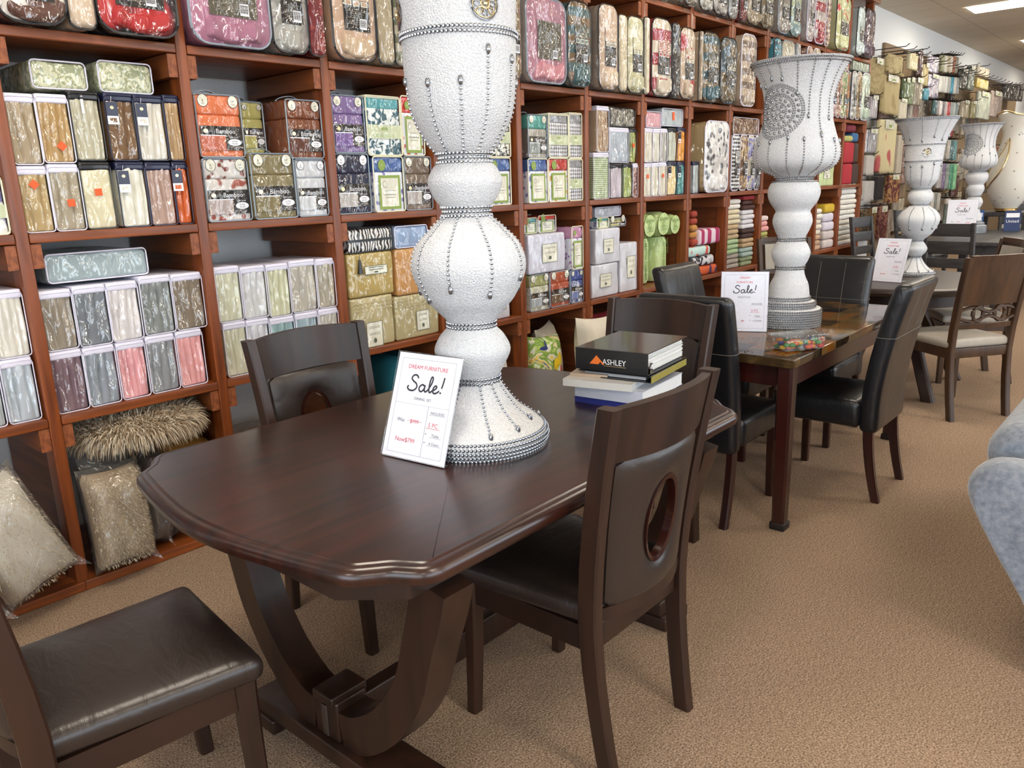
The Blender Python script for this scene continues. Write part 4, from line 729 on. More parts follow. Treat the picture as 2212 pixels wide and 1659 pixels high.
pil('white bedding pillow stuffed behind the tall vase base', 3.50, .13, .06, .24, .48, .2, -.1, .05, 0, cloth('d3d0cc'))
pil('crimson cushion behind the second dining chair', 4.78, .16, .06, .4, .5, .2, -.1, 0, 0, cloth('7a1420'))
# green bamboo pillow rolls
GRC = fabric('b9cf8a', None, None, 24, .5, .6)
def roll(lab, x, z, r, L, up):
    t = thing('pillow_roll', lab, 'pillow', (x, .20, z), 0, 'rolled bamboo pillows'); m = MB(); pr = [(0, r*.3), (.01, r*.85), (.04, r), (L-.04, r*.98), (L-.01, r*.85), (L, r*.3)]
    m.lathe(pr, GRC, 20); mt = MB(); mt.text('BAMBOO PILLOW', 0, 0, .035, 0, plain('green_lettering', '5a7a30', .6)); mt.text('GOLDEN', .1, -.05, .03, 0, plain('green_lettering', '5a7a30', .6))
    if up: m.build('wrapped_pillow', t); mt.xf(Matrix.Translation((0, -r-.002, L*.5)) @ RY(-PI/2)); mt.build('printed_lettering', t)
    else:
        m.xf(Matrix.Translation((0, -.16, r)) @ RX(-PI/2)); m.add([(r*.92*math.cos(a), -.162-.0, r+r*.92*math.sin(a)) for a in [2*PI*k/18 for k in range(18)]], [tuple(range(18))], GRC); m.build('wrapped_pillow', t)
        mt = MB(); mt.text('GOLDEN', 0, r*1.3, .03, -.166, plain('green_lettering', '5a7a30', .6), maxw=r*1.3); mt.ring(0, r*1.05, .018, .018, .003, -.166, plain('green_lettering', '5a7a30', .6)); lines(mt, -r*.6, r*.6, [r*.5, r*.65, r*.8], -.166, plain('green_lettering', '5a7a30', .6), .003); mt.build('printed_lettering', t)
roll('green wrapped pillow roll standing upright, left of pair', 5.305, L1+.001, .088, .36, True); roll('green wrapped pillow roll standing upright, right of pair', 5.53, L1+.001, .11, .36, True)
for k, x in enumerate((5.225, 5.425, 5.60)): roll(['left', 'middle', 'right'][k]+' round end of green pillow roll laid on upright rolls', x, L1+.365, [.088, .092, .078][k], .3, False)
# ================================================================ DINING CHAIRS WITH OVAL CUT-OUT
def oval_chair(lab):
    t = thing('dining_chair', lab, 'chair', (0, 0, 0), 0, 'dark dining chairs with oval cut-out')
    def ys(z): return -.213-.075*max(0, (z-.45)/.55)**1.5-.045*max(0, (.42-z)/.42)**1.6
    def xs(z): return .188+.042*(z/1.0)
    for s in (-1, 1):
        m = MB(); m.leg([(s*xs(z), ys(z), z, .036 if z > .3 else .034, .056-.012*abs(z-.5)) for z in (0, .1, .2, .3, .42, .5, .6, .7, .8, .9, .97, 1.0)], ESPV); m.build('rear_leg', t)
        m = MB(); m.leg([(s*(.198), .195-.004*z/.4+.012*(1-z/.4)**2, z, .036+.010*z/.42, .036+.012*z/.42) for z in (0, .08, .18, .28, .38, .425)], ESPV); m.build('front_leg', t)
    m = MB(); m.rbox((0, .198, .392), (.36, .024, .066), .004, ESP); m.rbox((0, -.214, .400), (.352, .028, .07), .004, ESP)
    for s in (-1, 1): m.box((s*.198, -.008, .392), (.022, .40, .066), ESP)
    m.build('seat_frame', t)
    def sd(p):
        k = (p.y+.22)/.44; x = p.x*(.88+.14*k); e = max(abs(p.x)/.22, abs(p.y)/.215)
        return (x, p.y, p.z+(.016*(1-min(1, e)**3) if p.z > 0 else 0))
    MB().rbox((0, .0, .455), (.47, .465, .062), .026, BRL, (10, 10, 1), sd).build('seat', t)
    # top rail, bowed backwards
    def rail(z0, z1, th, mat, nm, wx=.0, topc=0):
        rings = []; 
        for i in range(13):
            u_ = -1+2*i/12; ring = []
            for z, o in ((z0, -th/2), (z0, th/2), (z1+topc*(1-u_*u_), th/2), (z1+topc*(1-u_*u_), -th/2)):
                ring.append((u_*(xs(z)-.012-wx), ys(z)-.046*(1-u_*u_)+o, z))
            rings.append(ring)
        m = MB(); m.loft(rings, mat); m.build(nm, t)
    rail(.862, .995, .026, ESP, 'top_rail', 0, .008); rail(.440, .475, .028, ESP, 'bottom_rail')
    # upholstered panel with the oval hole
    zc, hh, a, b = .664, .198, .068, .118; m = MB(); n = 48; S_ = 9; rings = []
    def P(th, s, side):
        ct, st = math.cos(th), math.sin(th); W = .176+.04*((zc+st*hh)-.6); k = 1/max(abs(ct)/W, abs(st)/hh)
        ex, ez = ct*k, st*k; x = a*ct*(1-s)+ex*s; z = b*st*(1-s)+ez*s; zz = zc+z; e = math.sin(PI*min(1, max(0, s)))**.45
        return (x, ys(zz)-.046*(1-(x/.2)**2)+side*(.007+.012*e), zz)
    for side in (1, -1):
        seq = [i/(S_-1) for i in range(S_)]
        if side == -1: seq = seq[::-1]
        for s in seq: rings.append([P(2*PI*k/n, s, side) for k in range(n)])
    m.loft(rings, BRL, cap=False, closed=True); m.build('back_pad', t)
    m = MB(); rr = []
    for (sc_, o) in ((1.02, -.013), (1.02, .013), (.90, .011), (.90, -.011)): rr.append([(a*sc_*math.cos(2*PI*k/n), ys(zc+b*math.sin(2*PI*k/n))-.044+o, zc+b*sc_*math.sin(2*PI*k/n)) for k in range(n)])
    m.loft(rr, plain('oval_trim_wood', '2c100b', .22, coat=.5), cap=False, closed=True); m.build('oval_trim', t)
    return t
c0 = oval_chair('dark dining chair with oval cut-out, its back to the camera, in front of the table')
place(c0, (1.615, -1.915, 0), .0, 'dark dining chair with oval cut-out, its back to the camera, nearest the carpet aisle')
place(copy_tree(c0), (1.62, -1.03, 0), PI, 'dark dining chair with oval cut-out between the table and shelving')
place(copy_tree(c0), (2.545, -1.475, 0), PI/2, 'dark dining chair with oval cut-out behind the stack of binders')
place(copy_tree(c0), (.60, -1.415, 0), -PI/2-.13, 'dark leather-seated dining chair whose seat fills the lower left corner')
# ================================================================ DOUBLE PEDESTAL TABLE
tb = thing('dining_table', 'long dark wood dining table with scalloped corners, under the tallest vase', 'table', (1.62, -1.50, 0))
Q = cat([(0, .587), (.30, .587), (.60, .587), (.655, .584), (.685, .568), (.705, .540), (.722, .512), (.752, .486), (.785, .45), (.808, .36), (.832, .24), (.852, .11), (.858, 0)], 4) if False else cat([(0, .587, 0), (.30, .587, 0), (.60, .587, 0), (.655, .584, 0), (.685, .568, 0), (.705, .540, 0), (.722, .512, 0), (.752, .486, 0), (.785, .45, 0), (.808, .36, 0), (.832, .24, 0), (.852, .11, 0), (.858, 0, 0)], 4)
Q = [(p.x, p.y) for p in Q]; OUT = [(x, -y) for x, y in Q]+[(x, y) for x, y in Q[::-1]][1:]; OUT = OUT+[(-x, y) for x, y in OUT[::-1]][1:-1]
def inset(o, d):
    n = len(o); r = []
    for i in range(n):
        a, b = Vector(o[i-1]), Vector(o[(i+1) % n]); t_ = (b-a).normalized(); r.append((o[i][0]-t_.y*d, o[i][1]+t_.x*d))
    return r
def outl(m, o, lv, mat): m.loft([[(x, y, z) for x, y in inset(o, d)] for d, z in lv], mat, cap=False)
def toptex():
    t_ = NT('matched_veneer'); v = t_.coord(); nz = t_.new('TexNoise', Scale=1.5, Detail=6.); t_.l(t_.coord(scale=(1.4, 26, 2)), nz.inputs['Vector']); n2 = t_.new('TexNoise', Scale=2.4, Detail=2.); t_.l(v, n2.inputs['Vector']); f = t_.math('ADD', t_.math('MULTIPLY', n2.outputs[0], .45), t_.math('MULTIPLY', nz.outputs[0], .55))
    t_.l(t_.ramp(f, [(.38, lin('140907')), (.64, lin('3d1c12'))]), t_.b.inputs['Base Color']); t_.b.inputs['Roughness'].default_value = .3; t_.b.inputs['Coat Weight'].default_value = .4; t_.b.inputs['Coat Roughness'].default_value = .22; return t_.mat
TT = toptex(); m = MB(); outl(m, OUT, [(.022, .716), (.004, .722), (0, .733), (.002, .746), (.010, .755), (.022, .7585), (.028, .7570), (.031, .7590), (.034, .7600)], TT); IN = inset(OUT, .034)
m.loft([[(x*k_, y*k_, .7600) for x, y in IN] for k_ in (1, .7, .35, .02)], TT, cap=False); m.build('tabletop', tb)
m = MB(); AP = [(-.66, -.50), (.66, -.50), (.76, -.38), (.76, .38), (.66, .50), (-.66, .50), (-.76, .38), (-.76, -.38)]; m.loft([[(x, y, z) for x, y in AP] for z in (.660, .7155)], ESP); m.build('apron', tb)
for s in (-1, 1):
    X = s*.565; pd = bpy.data.objects.new('pedestal', None); col.objects.link(pd); pd.location = (X, -.075, 0); pd.parent = tb
    m = MB(); m.rbox((0, 0, .07), (.135, .67, .052), .006, ESPV); m.build('foot_beam', pd)
    for q in (-1, 1): m = MB(); m.rbox((0, q*.295, .0225), (.15, .13, .045), .006, ESPV); m.build('foot', pd)
    for q in (-1, 1):
        cv = cat([(0, .055, .135), (0, .13, .155), (0, .235, .235), (0, .325, .36), (0, .372, .50), (0, .405, .60), (0, .418, .662)], 3); rings = []
        for i, p in enumerate(cv):
            t_ = (cv[min(i+1, len(cv)-1)]-cv[max(i-1, 0)]).normalized(); nn = Vector((0, -t_.z, t_.y)); hw = .054-.008*math.sin(PI*i/len(cv))
            rings.append([(x, q*(p.y+nn.y*o), p.z+nn.z*o) for x, o in ((-.045, -hw), (.045, -hw), (.045, hw), (-.045, hw))])
        m = MB(); m.loft(rings, ESPV); m.build('curved_support', pd)
    m = MB(); m.rbox((0, 0, .155), (.10, .10, .118), .008, ESPV); m.rbox((0, 0, .215), (.115, .085, .028), .006, ESPV); m.build('centre_block', pd)
    m = MB(); m.rbox((s*.052, 0, .15), (.006, .022, .09), .002, plain('metal_inlay', '6d625c', .35, .8)); m.build('inlay', pd)
m = MB(); m.rbox((0, -.075, .13), (1.03, .05, .09), .006, ESP); m.build('stretcher', tb)
# ================================================================ PARSONS CHAIRS
def parsons(lab):
    t = thing('parsons_chair', lab, 'chair', (0, 0, 0), 0, 'black leather parsons chairs')
    def bd(p):
        z = p.z+.67; k = max(0, (z-.45)/.57); return (p.x, p.y-.11*k**1.6, p.z)
    MB().rbox((0, -.20, .67), (.43, .085, .69), .032, BKL, (4, 1, 12), bd).build('backrest', t)
    MB().rbox((0, .045, .41), (.44, .42, .13), .03, BKL, (6, 6, 2), lambda p: (p.x, p.y, p.z+(.012*(1-(p.x/.22)**2)*(1-(p.y/.21)**2) if p.z > 0 else 0))).build('seat', t)
    m = MB(); ST = plain('stitch_thread', '7c756c', .8)
    def yb(z): return -.20-.11*max(0, (z-.45)/.57)**1.6
    for z in (.775,):
        pts = edge_loop(.432, -.0435, .0435, 0, .03, 4); m.tube([(x, yb(z)+zz, z) for x, _, zz in pts], .0012, ST, 4, True)
    for x in (-.072, .072): m.tube([(x, yb(z)+.0435, z) for z in [.50+.03*k for k in range(17)]], .0012, ST, 4); m.tube([(x, yb(z)-.0435, z) for z in [.80+.03*k for k in range(7)]], .0012, ST, 4)
    m.build('stitching', t)
    for s in (-1, 1):
        m = MB(); m.leg([(s*.187, .225-.004, z, .034+.008*z/.35, .034+.008*z/.35) for z in (0, .12, .24, .35)], REDW); m.build('front_leg', t)
        m = MB(); m.leg([(s*.187, -.20-.055*(1-z/.35)**1.7, z, .036, .036+.008*z/.35) for z in (0, .07, .14, .22, .29, .345)], REDW); m.build('rear_leg', t)
    return t
p0 = parsons('x')
place(p0, (3.855, -1.875, 0), 0, 'black leather parsons chair on the aisle side of marble table')
place(copy_tree(p0), (3.245, -1.52, 0), -PI/2, 'black leather parsons chair at near end of marble table')
place(copy_tree(p0), (4.02, -1.17, 0), PI, 'black leather parsons chair between marble table and shelving')
place(copy_tree(p0), (4.535, -1.48, 0), PI/2, 'black leather parsons chair with stitched squares, far end of marble table')
# ================================================================ MARBLE TABLE
mt_ = thing('marble_table', 'rectangular table with glossy brown marble top and dark legs', 'table', (3.90, -1.475, 0))
m = MB(); m.rbox((0, 0, .74), (1.62, .93, .04), .006, MARB); m.build('tabletop', mt_)
m = MB(); 
for s in (-1, 1): m.box((0, s*.425, .675), (1.50, .022, .088), REDW); m.box((s*.765, 0, .675), (.022, .83, .088), REDW)
m.build('apron', mt_)
for sx in (-1, 1):
    for sy in (-1, 1):
        m = MB(); m.leg([(sx*.765, sy*.42, z, .055+.02*z, .055+.02*z) for z in (.03, .3, .72)], REDW); m.rbox((sx*.765, sy*.42, .016), (.066, .066, .032), .004, plain('leg_cap', '1c1717', .4)); m.build('leg', mt_)
# ================================================================ ROUND TABLE AND CARVED CHAIRS
rt = thing('round_table', 'round dark espresso table under the third vase', 'table', (5.98, -1.50, 0)); m = MB(); m.lathe([(.705, .60), (.715, .63), (.735, .66), (.75, .655), (.758, .64), (.76, .61), (.7601, .0)], ESP, 72); m.build('tabletop', rt)
m = MB(); m.lathe([(.62, .50), (.705, .50), (.7051, .0)], ESP, 48); m.build('apron', rt)
for k in range(4): m = MB(); a = PI/4+k*PI/2; m.leg([((.52-.6*z)*math.cos(a), (.52-.6*z)*math.sin(a), z, .075, .075) for z in (0, .3, .62)], ESPV); m.build('leg', rt)
def carved(lab):
    t = thing('carved_chair', lab, 'chair', (0, 0, 0), 0, 'brown chairs with ring-carved backs')
    def ys(z): return -.21-.085*max(0, (z-.45)/.55)**1.4-.05*max(0, (.42-z)/.42)**1.6
    SEATF = cloth('a8a196', None, None, name='beige_upholstery')
    for s in (-1, 1):
        m = MB(); m.leg([(s*(.198+.012*z), ys(z), z, .036, .045) for z in (0, .12, .25, .42, .55, .7, .85, .99)], OAKB); m.build('rear_leg', t)
        m = MB(); m.leg([(s*.205, .20, z, .036+.01*z, .036+.01*z) for z in (0, .2, .43)], OAKB); m.build('front_leg', t)
    m = MB(); m.rbox((0, .205, .41), (.38, .024, .06), .003, OAKB); m.rbox((0, -.21, .41), (.38, .026, .06), .003, OAKB)
    for s in (-1, 1): m.box((s*.205, 0, .41), (.022, .40, .06), OAKB)
    m.build('seat_frame', t); MB().rbox((0, 0, .463), (.45, .44, .05), .022, SEATF, (5, 5, 1), lambda p: (p.x, p.y, p.z+(.01*(1-(p.x/.23)**2) if p.z > 0 else 0))).build('seat', t)
    def bar(z0, z1, th, mat, nm, y0=0, ins=0):
        rings = []
        for i in range(11):
            u_ = -1+2*i/10; rings.append([(u_*(.198-ins), ys(z)-.022*(1-u_*u_)+o+y0, z) for z, o in ((z0, -th/2), (z0, th/2), (z1, th/2), (z1, -th/2))])
        m = MB(); m.loft(rings, mat); m.build(nm, t)
    bar(.965, 1.0, .03, OAKB, 'top_rail'); bar(.72, .966, .016, OAKB, 'back_panel', -.004); bar(.745, .945, .014, SEATF, 'back_pad', .010, .03); bar(.705, .73, .026, OAKB, 'middle_rail'); bar(.56, .59, .022, OAKB, 'lower_rail')
    m = MB()
    for x in (-.075, .075): m.tube([(x+.036*math.cos(a), ys(.65)-.02, .652+.044*math.sin(a)) for a in [2*PI*k/20 for k in range(20)]], .012, OAKB, 6, True)
    for s in (-1, 1): m.tube(cat([(-.195, ys(.65)-.004, .648+s*.02), (-.12, ys(.65)-.012, .648+s*.042), (-.075, ys(.65)-.02, .648+s*.036), (0, ys(.65)-.022, .648+s*.012), (.075, ys(.65)-.02, .648+s*.036), (.12, ys(.65)-.012, .648+s*.042), (.195, ys(.65)-.004, .648+s*.02)], 4), .011, OAKB, 6)
    m.build('carved_rings', t); return t
k0 = carved('x'); place(k0, (5.53, -2.0, 0), -.64, 'brown chair with two carved rings, its back to the camera')
place(copy_tree(k0), (6.25, -.70, 0), PI-.75, 'brown beige-padded chair back seen left of third vase')
place(copy_tree(k0), (6.45, -1.86, 0), .55, 'brown beige-padded chair at the right edge behind carved one')
# ================================================================ GREY TABLE AND LADDER CHAIRS
gt = thing('grey_table', 'long charcoal grey dining table at the far right', 'table', (10.35, -1.18, 0)); m = MB(); m.rbox((0, 0, .74), (2.0, .9, .04), .005, GREYW); m.build('tabletop', gt); m = MB(); m.rbox((0, 0, .67), (1.8, .74, .098), .005, GREYW); m.build('apron', gt)
for sx in (-1, 1):
    for sy in (-1, 1): m = MB(); m.rbox((sx*.87, sy*.35, .31), (.09, .09, .618), .005, GREYW); m.build('leg', gt)
def ladderback(lab):
    t = thing('ladderback_chair', lab, 'chair', (0, 0, 0), 0, 'charcoal ladder-back chairs')
    for s in (-1, 1):
        m = MB(); m.leg([(s*.20, -.2-.08*max(0, (z-.45)/.55)-.03*max(0, (.45-z)/.45), z, .034, .045) for z in (0, .2, .45, .7, 1.02)], GREYW); m.build('rear_leg', t)
        m = MB(); m.leg([(s*.20, .19, z, .04, .04) for z in (0, .2, .42)], GREYW); m.build('front_leg', t)
    MB().rbox((0, 0, .44), (.44, .44, .05), .01, GREYW, (2, 2, 1)).build('seat', t)
    for z, h in ((.955, .115), (.80, .105), (.65, .09)): m = MB(); m.rbox((0, -.2-.08*(z-.45)/.55, z), (.37, .02, h), .004, GREYW); m.build('back_slat', t)
    return t
l0 = ladderback('x'); place(l0, (8.45, -1.35, 0), -PI/2-.1, 'charcoal ladder-back chair right of third vase')
place(copy_tree(l0), (9.35, -.42, 0), PI-.2, 'charcoal ladder-back chair left of third vase, by the wall')
place(copy_tree(l0), (11.1, -.38, 0), PI-.3, 'charcoal ladder-back chair across the far grey table')
place(copy_tree(l0), (12.6, -1.2, 0), PI/2+.4, 'charcoal ladder-back chair below the big spotted vase')
# ================================================================ VASES
def vase(lab, loc, prof, top, deco):
    t = thing('pedestal_vase', lab, 'vase', loc, 0, 'white glitter pedestal vases'); P = [Vector((z, r, 0)) for z, r in prof]; sm = cat(P, 6); pr = [(p.x, max(.02, p.y)) for p in sm]
    def R(z):
        for a, b in zip(pr, pr[1:]):
            if a[0] <= z <= b[0]: return a[1]+(b[1]-a[1])*(z-a[0])/max(1e-6, b[0]-a[0])
        return pr[-1][1]
    z1, r1 = pr[-1]; m = MB(); m.lathe([(0, pr[0][1]*.97)]+pr+[(z1, r1-.012), (z1-.10, R(z1-.10)-.012), (z1-.3, max(.03, R(z1-.3)-.02)), (z1-.301, .001)], GLIT, 72); m.build('vase_body', t)
    pc = math.atan2(CAM.y-loc[1], CAM.x-loc[0]); g = math.radians
    def at_(th, z, off=0): a = pc+g(th); r = R(z)+off; return (r*math.cos(a), r*math.sin(a), z)
    for b in deco.get('bands', []):
        z, rows = b[0], b[1]; br = b[2] if len(b) > 2 else .0052; m = MB()
        for k in range(rows):
            zz = z+k*br*2.15; r = R(zz)+br*.3; n = int(2*PI*r/(br*2.1))
            for i in range(n): a = 2*PI*i/n+k*.03; m.ball((r*math.cos(a), r*math.sin(a), zz), br, SIL)
        m.build('bead_band', t)
    for th, za, zb, gem in deco.get('strands', []):
        m = MB(); br = deco.get('br', .0045); n = max(2, int(abs(zb-za)/(br*2.5))); L = 0; z = za; s = 1 if zb > za else -1
        while (zb-z)*s > 0:
            m.ball(at_(th, z, br*.2), br, SIL); dz = .001; sl = math.hypot(1, (R(z+dz*s)-R(z))/dz); z += s*br*2.75/sl
        x, y, zz = at_(th, zb, .002); m.ball((x, y, zz), .0085, GEM, .8, .8, 1.5, False); m.build('bead_strand', t)
    for th, z, r in deco.get('medals', []):
        m = MB(); a = pc+g(th); c = Vector(at_(th, z, .003)); ax = Vector((-math.sin(a), math.cos(a), 0)); up = Vector((0, 0, 1)); nm = Vector((math.cos(a), math.sin(a), 0))
        def pt(x, y, o=0): q = R(z); return c+ax*x+up*y+nm*(o-x*x/(2*q))
        for rr, mt2, w_ in ((r, SIL, .0022), (r*.88, GOLD, .0015), (r*.3, GOLD, .003)): m.tube([pt(rr*math.cos(2*PI*k/24), rr*math.sin(2*PI*k/24)) for k in range(24)], w_, mt2, 5, True)
        for k in range(8):
            b = 2*PI*k/8; m.tube(cat([pt(r*.3*math.cos(b), r*.3*math.sin(b)), pt(r*.6*math.cos(b-.3), r*.6*math.sin(b-.3)), pt(r*.85*math.cos(b), r*.85*math.sin(b)), pt(r*.6*math.cos(b+.3), r*.6*math.sin(b+.3)), pt(r*.3*math.cos(b), r*.3*math.sin(b))], 3), .0016, GOLD if k % 2 else SIL, 4)
        m.ball(pt(0, 0, .002), r*.16, GOLD); m.build('medallion', t)
    for th, z, rad in deco.get('disc', []):
        m = MB()
        for rr, br in ((rad, .0045), (rad-.010, .0045), (rad-.024, .0075), (rad-.039, .0045), (rad-.048, .0045), (rad-.062, .0078), (rad-.078, .0045), (rad-.090, .0078), (rad-.105, .005)):
            if rr < .004: continue
            n = int(2*PI*rr/(br*2.3 if br < .006 else br*3.2))
            for i in range(n):
                b = 2*PI*i/n; zz = z+rr*math.sin(b); q = R(zz); aa = th+math.degrees(rr*math.cos(b)/q); m.ball(at_(aa, zz, br*.3), br, SIL)
        m.build('bead_disc', t)
    return t
V1 = [(0, .200), (.022, .208), (.045, .200), (.075, .168), (.105, .128), (.14, .099), (.175, .077), (.195, .073), (.23, .092), (.271, .108), (.31, .092), (.345, .065), (.38, .09), (.421, .126), (.497, .158), (.562, .144), (.61, .10), (.651, .062), (.69, .086), (.732, .101), (.768, .086), (.793, .066), (.831, .097), (.902, .133), (.994, .145), (1.096, .149), (1.178, .152), (1.25, .157), (1.35, .178), (1.45, .21), (1.53, .245)]
st = []
for k, (th, zt) in enumerate([(-106, 1.0), (-74, .985), (-34, .972), (0, .973), (28.5, 1.045), (62, 1.028), (95, .98), (130, 1.03), (165, .97), (-140, 1.0), (-170, 1.03)]): st.append((th, .812, zt, 1))
for th, ze in [(-95, .44), (-58, .425), (-20, .458), (22, .44), (62, .478), (100, .44), (140, .46), (180, .44), (-135, .46)]: st.append((th, .638, ze, 1))
for th, ze in [(-100, .07), (-65, .06), (-32, .065), (12, .062), (40, .068), (68, .078), (100, .06), (140, .07), (180, .06), (-140, .07)]: st.append((th, .18, ze, 1))
st += [(th, 1.50, 1.30, 1) for th in range(-170, 180, 36)]
vase('tallest white glitter vase on the dining table, its rim above the picture', (1.586, -1.60, .7605), V1, 0, dict(bands=[(.002, 5), (.184, 2), (.34, 2), (.643, 3), (.782, 3), (1.085, 2), (1.195, 2), (1.515, 2)], strands=st, medals=[(26, 1.145, .036), (-80, 1.145, .036), (130, 1.145, .036), (-160, 1.145, .036)]))
V2 = [(0, .152), (.045, .155), (.087, .152), (.092, .128), (.118, .126), (.126, .104), (.15, .098), (.18, .094), (.208, .088), (.245, .072), (.286, .066), (.32, .082), (.356, .091), (.392, .078), (.422, .062), (.46, .078), (.502, .092), (.535, .087), (.557, .081), (.60, .11), (.645, .121), (.685, .108), (.700, .083), (.722, .10), (.764, .178), (.828, .196), (.913, .172), (.96, .158), (.997, .154), (1.079, .157), (1.161, .183), (1.232, .226)]
st2 = [(th, 1.215, ze, 1) for th, ze in [(-80, 1.13), (-60, 1.12), (-42, 1.15), (-25, 1.145), (-3, 1.08), (17, .98), (36, .90), (58, .97), (80, 1.05), (105, .95), (130, 1.05), (155, .9), (180, 1.0), (-155, .95), (-130, 1.05), (-105, 1.08)]]
st2 += [(th, .725, ze, 1) for th, ze in [(-88, .86), (-62, .868), (-38, .872), (-12, .888), (10, .878), (36, .893), (60, .873), (85, .87), (110, .88), (140, .87), (170, .88), (-160, .87), (-130, .88), (-108, .87)]]
p = on_z(1700, 701, .76); d2 = dict(bands=[(.004, 8), (.096, 3), (.13, 2), (.28, 2), (.416, 2), (.692, 3), (1.212, 2)], strands=st2, disc=[(-34, 1.005, .118), (145, 1.005, .118)])
vase('white glitter vase with silver bead disc on the marble table', (p.x, p.y, .7605), V2, 0, d2)
p = on_z(1973, 593, .76); V3 = [(0, .132), (.02, .135), (.045, .10), (.075, .07), (.105, .05), (.13, .040), (.155, .062), (.186, .075), (.22, .058), (.244, .042), (.27, .07), (.30, .100), (.385, .138), (.44, .118), (.48, .07), (.495, .055), (.522, .076), (.549, .082), (.575, .076), (.605, .062), (.64, .09), (.677, .107), (.778, .119), (.876, .126), (.93, .136), (.99, .158), (1.073, .200)]
st3 = [(th, 1.065, ze, 1) for th, ze in [(-75, .95), (-42, .94), (-8, .925), (22, .95), (48, .93), (80, .95), (120, .94), (160, .93), (-150, .94), (-110, .95)]]+[(th, .625, ze, 1) for th, ze in [(-80, .76), (-40, .76), (-2, .755), (34, .77), (70, .76), (110, .76), (150, .77), (-160, .76), (-120, .76)]]+[(th, .475, ze, 1) for th, ze in [(-70, .34), (-25, .33), (15, .33), (50, .335), (95, .33), (140, .34), (180, .33), (-130, .33)]]+[(th, .12, .03, 1) for th in (-70, -25, 15, 50, 95, 140, 180, -130)]
vase('white glitter vase with gold medallion on the round table', (p.x, p.y, .7605), V3, 0, dict(bands=[(.002, 3), (.126, 2, .0042), (.24, 2, .0042), (.488, 2, .0042), (.60, 2, .0042), (.79, 1), (.90, 1), (1.062, 2)], strands=st3, medals=[(8, .848, .026), (-100, .848, .026)], br=.0038))
p = on_z(2097, 503, .76); vase('farthest white glitter vase with bead disc, on grey table', (p.x, p.y, .7605), V2, 0, d2)
p = on_z(2172, 457, .95); VX, VY = p.x, p.y
def spots():
    t_ = NT('spotted_white_glaze'); a = t_.new('TexVoronoi', Scale=13.); t_.l(t_.coord(), a.inputs['Vector']); t_.l(t_.ramp(a.outputs['Distance'], [(.12, lin('8f8a80')), (.16, lin('dedbd2'))]), t_.b.inputs['Base Color']); t_.b.inputs['Roughness'].default_value = .35; return t_.mat
sp = thing('spotted_vase', 'big white vase with curved cut opening at right edge', 'vase', (p.x, p.y, .9505)); k = 1.0
SPOT = spots(); m = MB(); zs = [(0, .09), (.02, .10), (.07, .145), (.2, .215), (.35, .245), (.53, .235), (.72, .175), (.88, .13), (1.0, .135), (1.13, .18), (1.2, .21)]
PR = zs; cc = cat([(a, b, 0) for a, b in PR], 4); m.lathe([(q.x, q.y) for q in cc]+[(1.19, .19), (.95, .11), (.7, .01)], SPOT, 48); m.build('vase_body', sp)
m = MB(); m.tube([(.212*math.cos(a), .212*math.sin(a), 1.20+.025*math.sin(3*a)) for a in [2*PI*k_/40 for k_ in range(40)]], .011, GOLD, 6, True); m.build('gold_rim', sp)
m = MB(); m.lathe([(-.0, .10), (.012, .13), (.025, .12), (.04, .14), (.05, .11)], GOLD, 32); m.build('gold_base', sp)
m = MB(); pc = math.atan2(CAM.y-p.y, CAM.x-p.x)-.55
def VR(z):
    for a, b in zip(cc, cc[1:]):
        if a.x <= z <= b.x: return a.y+(b.y-a.y)*(z-a.x)/(b.x-a.x)
    return .3
lf = [(-.62, .30), (-.5, .45), (-.25, .62), (.0, .78), (.16, .90), (.24, .76), (.2, .62), (.05, .48), (-.3, .34)]; lf = [(q.x, q.y) for q in cat([(a, b, 0) for a, b in lf], 3, True)]
pts = [((VR(z)+.012)*math.cos(pc+a*1.4), (VR(z)+.012)*math.sin(pc+a*1.4), z) for a, z in lf]; cen = tuple(sum(q[i] for q in pts)/len(pts) for i in range(3)); n_ = len(pts)
m.add(pts+[(cen[0]*1.12, cen[1]*1.12, cen[2])], [(i, (i+1) % n_, n_) for i in range(n_)], plain('ivory_enamel', 'e3dcc8', .3)); m.tube(pts, .009, GOLD, 5, True); m.build('leaf_panel', sp)
t = thing('plant_stand', 'tall grey stand under the big spotted vase', 'table', (VX, VY, 0)); m = MB(); m.rbox((0, 0, .925), (.6, .6, .05), .006, GREYW); m.build('tabletop', t)
for sx in (-1, 1):
    for sy in (-1, 1): m = MB(); m.rbox((sx*.26, sy*.26, .45), (.05, .05, .898), .005, GREYW); m.build('leg', t)
p = on_z(2121, 470, .762); t = thing('packet_bundle', 'small orange and cream packet bundle beside the farthest vase', 'packets', (11.2, -.80, .7605)); m = MB()
for k in range(9): m.rbox((-.12+.03*k, 0, .10), (.025, .12, .2), .008, cloth(['c9a27a', 'd9d0c0', 'c85a2a'][k % 3]))
m.build('packets', t)
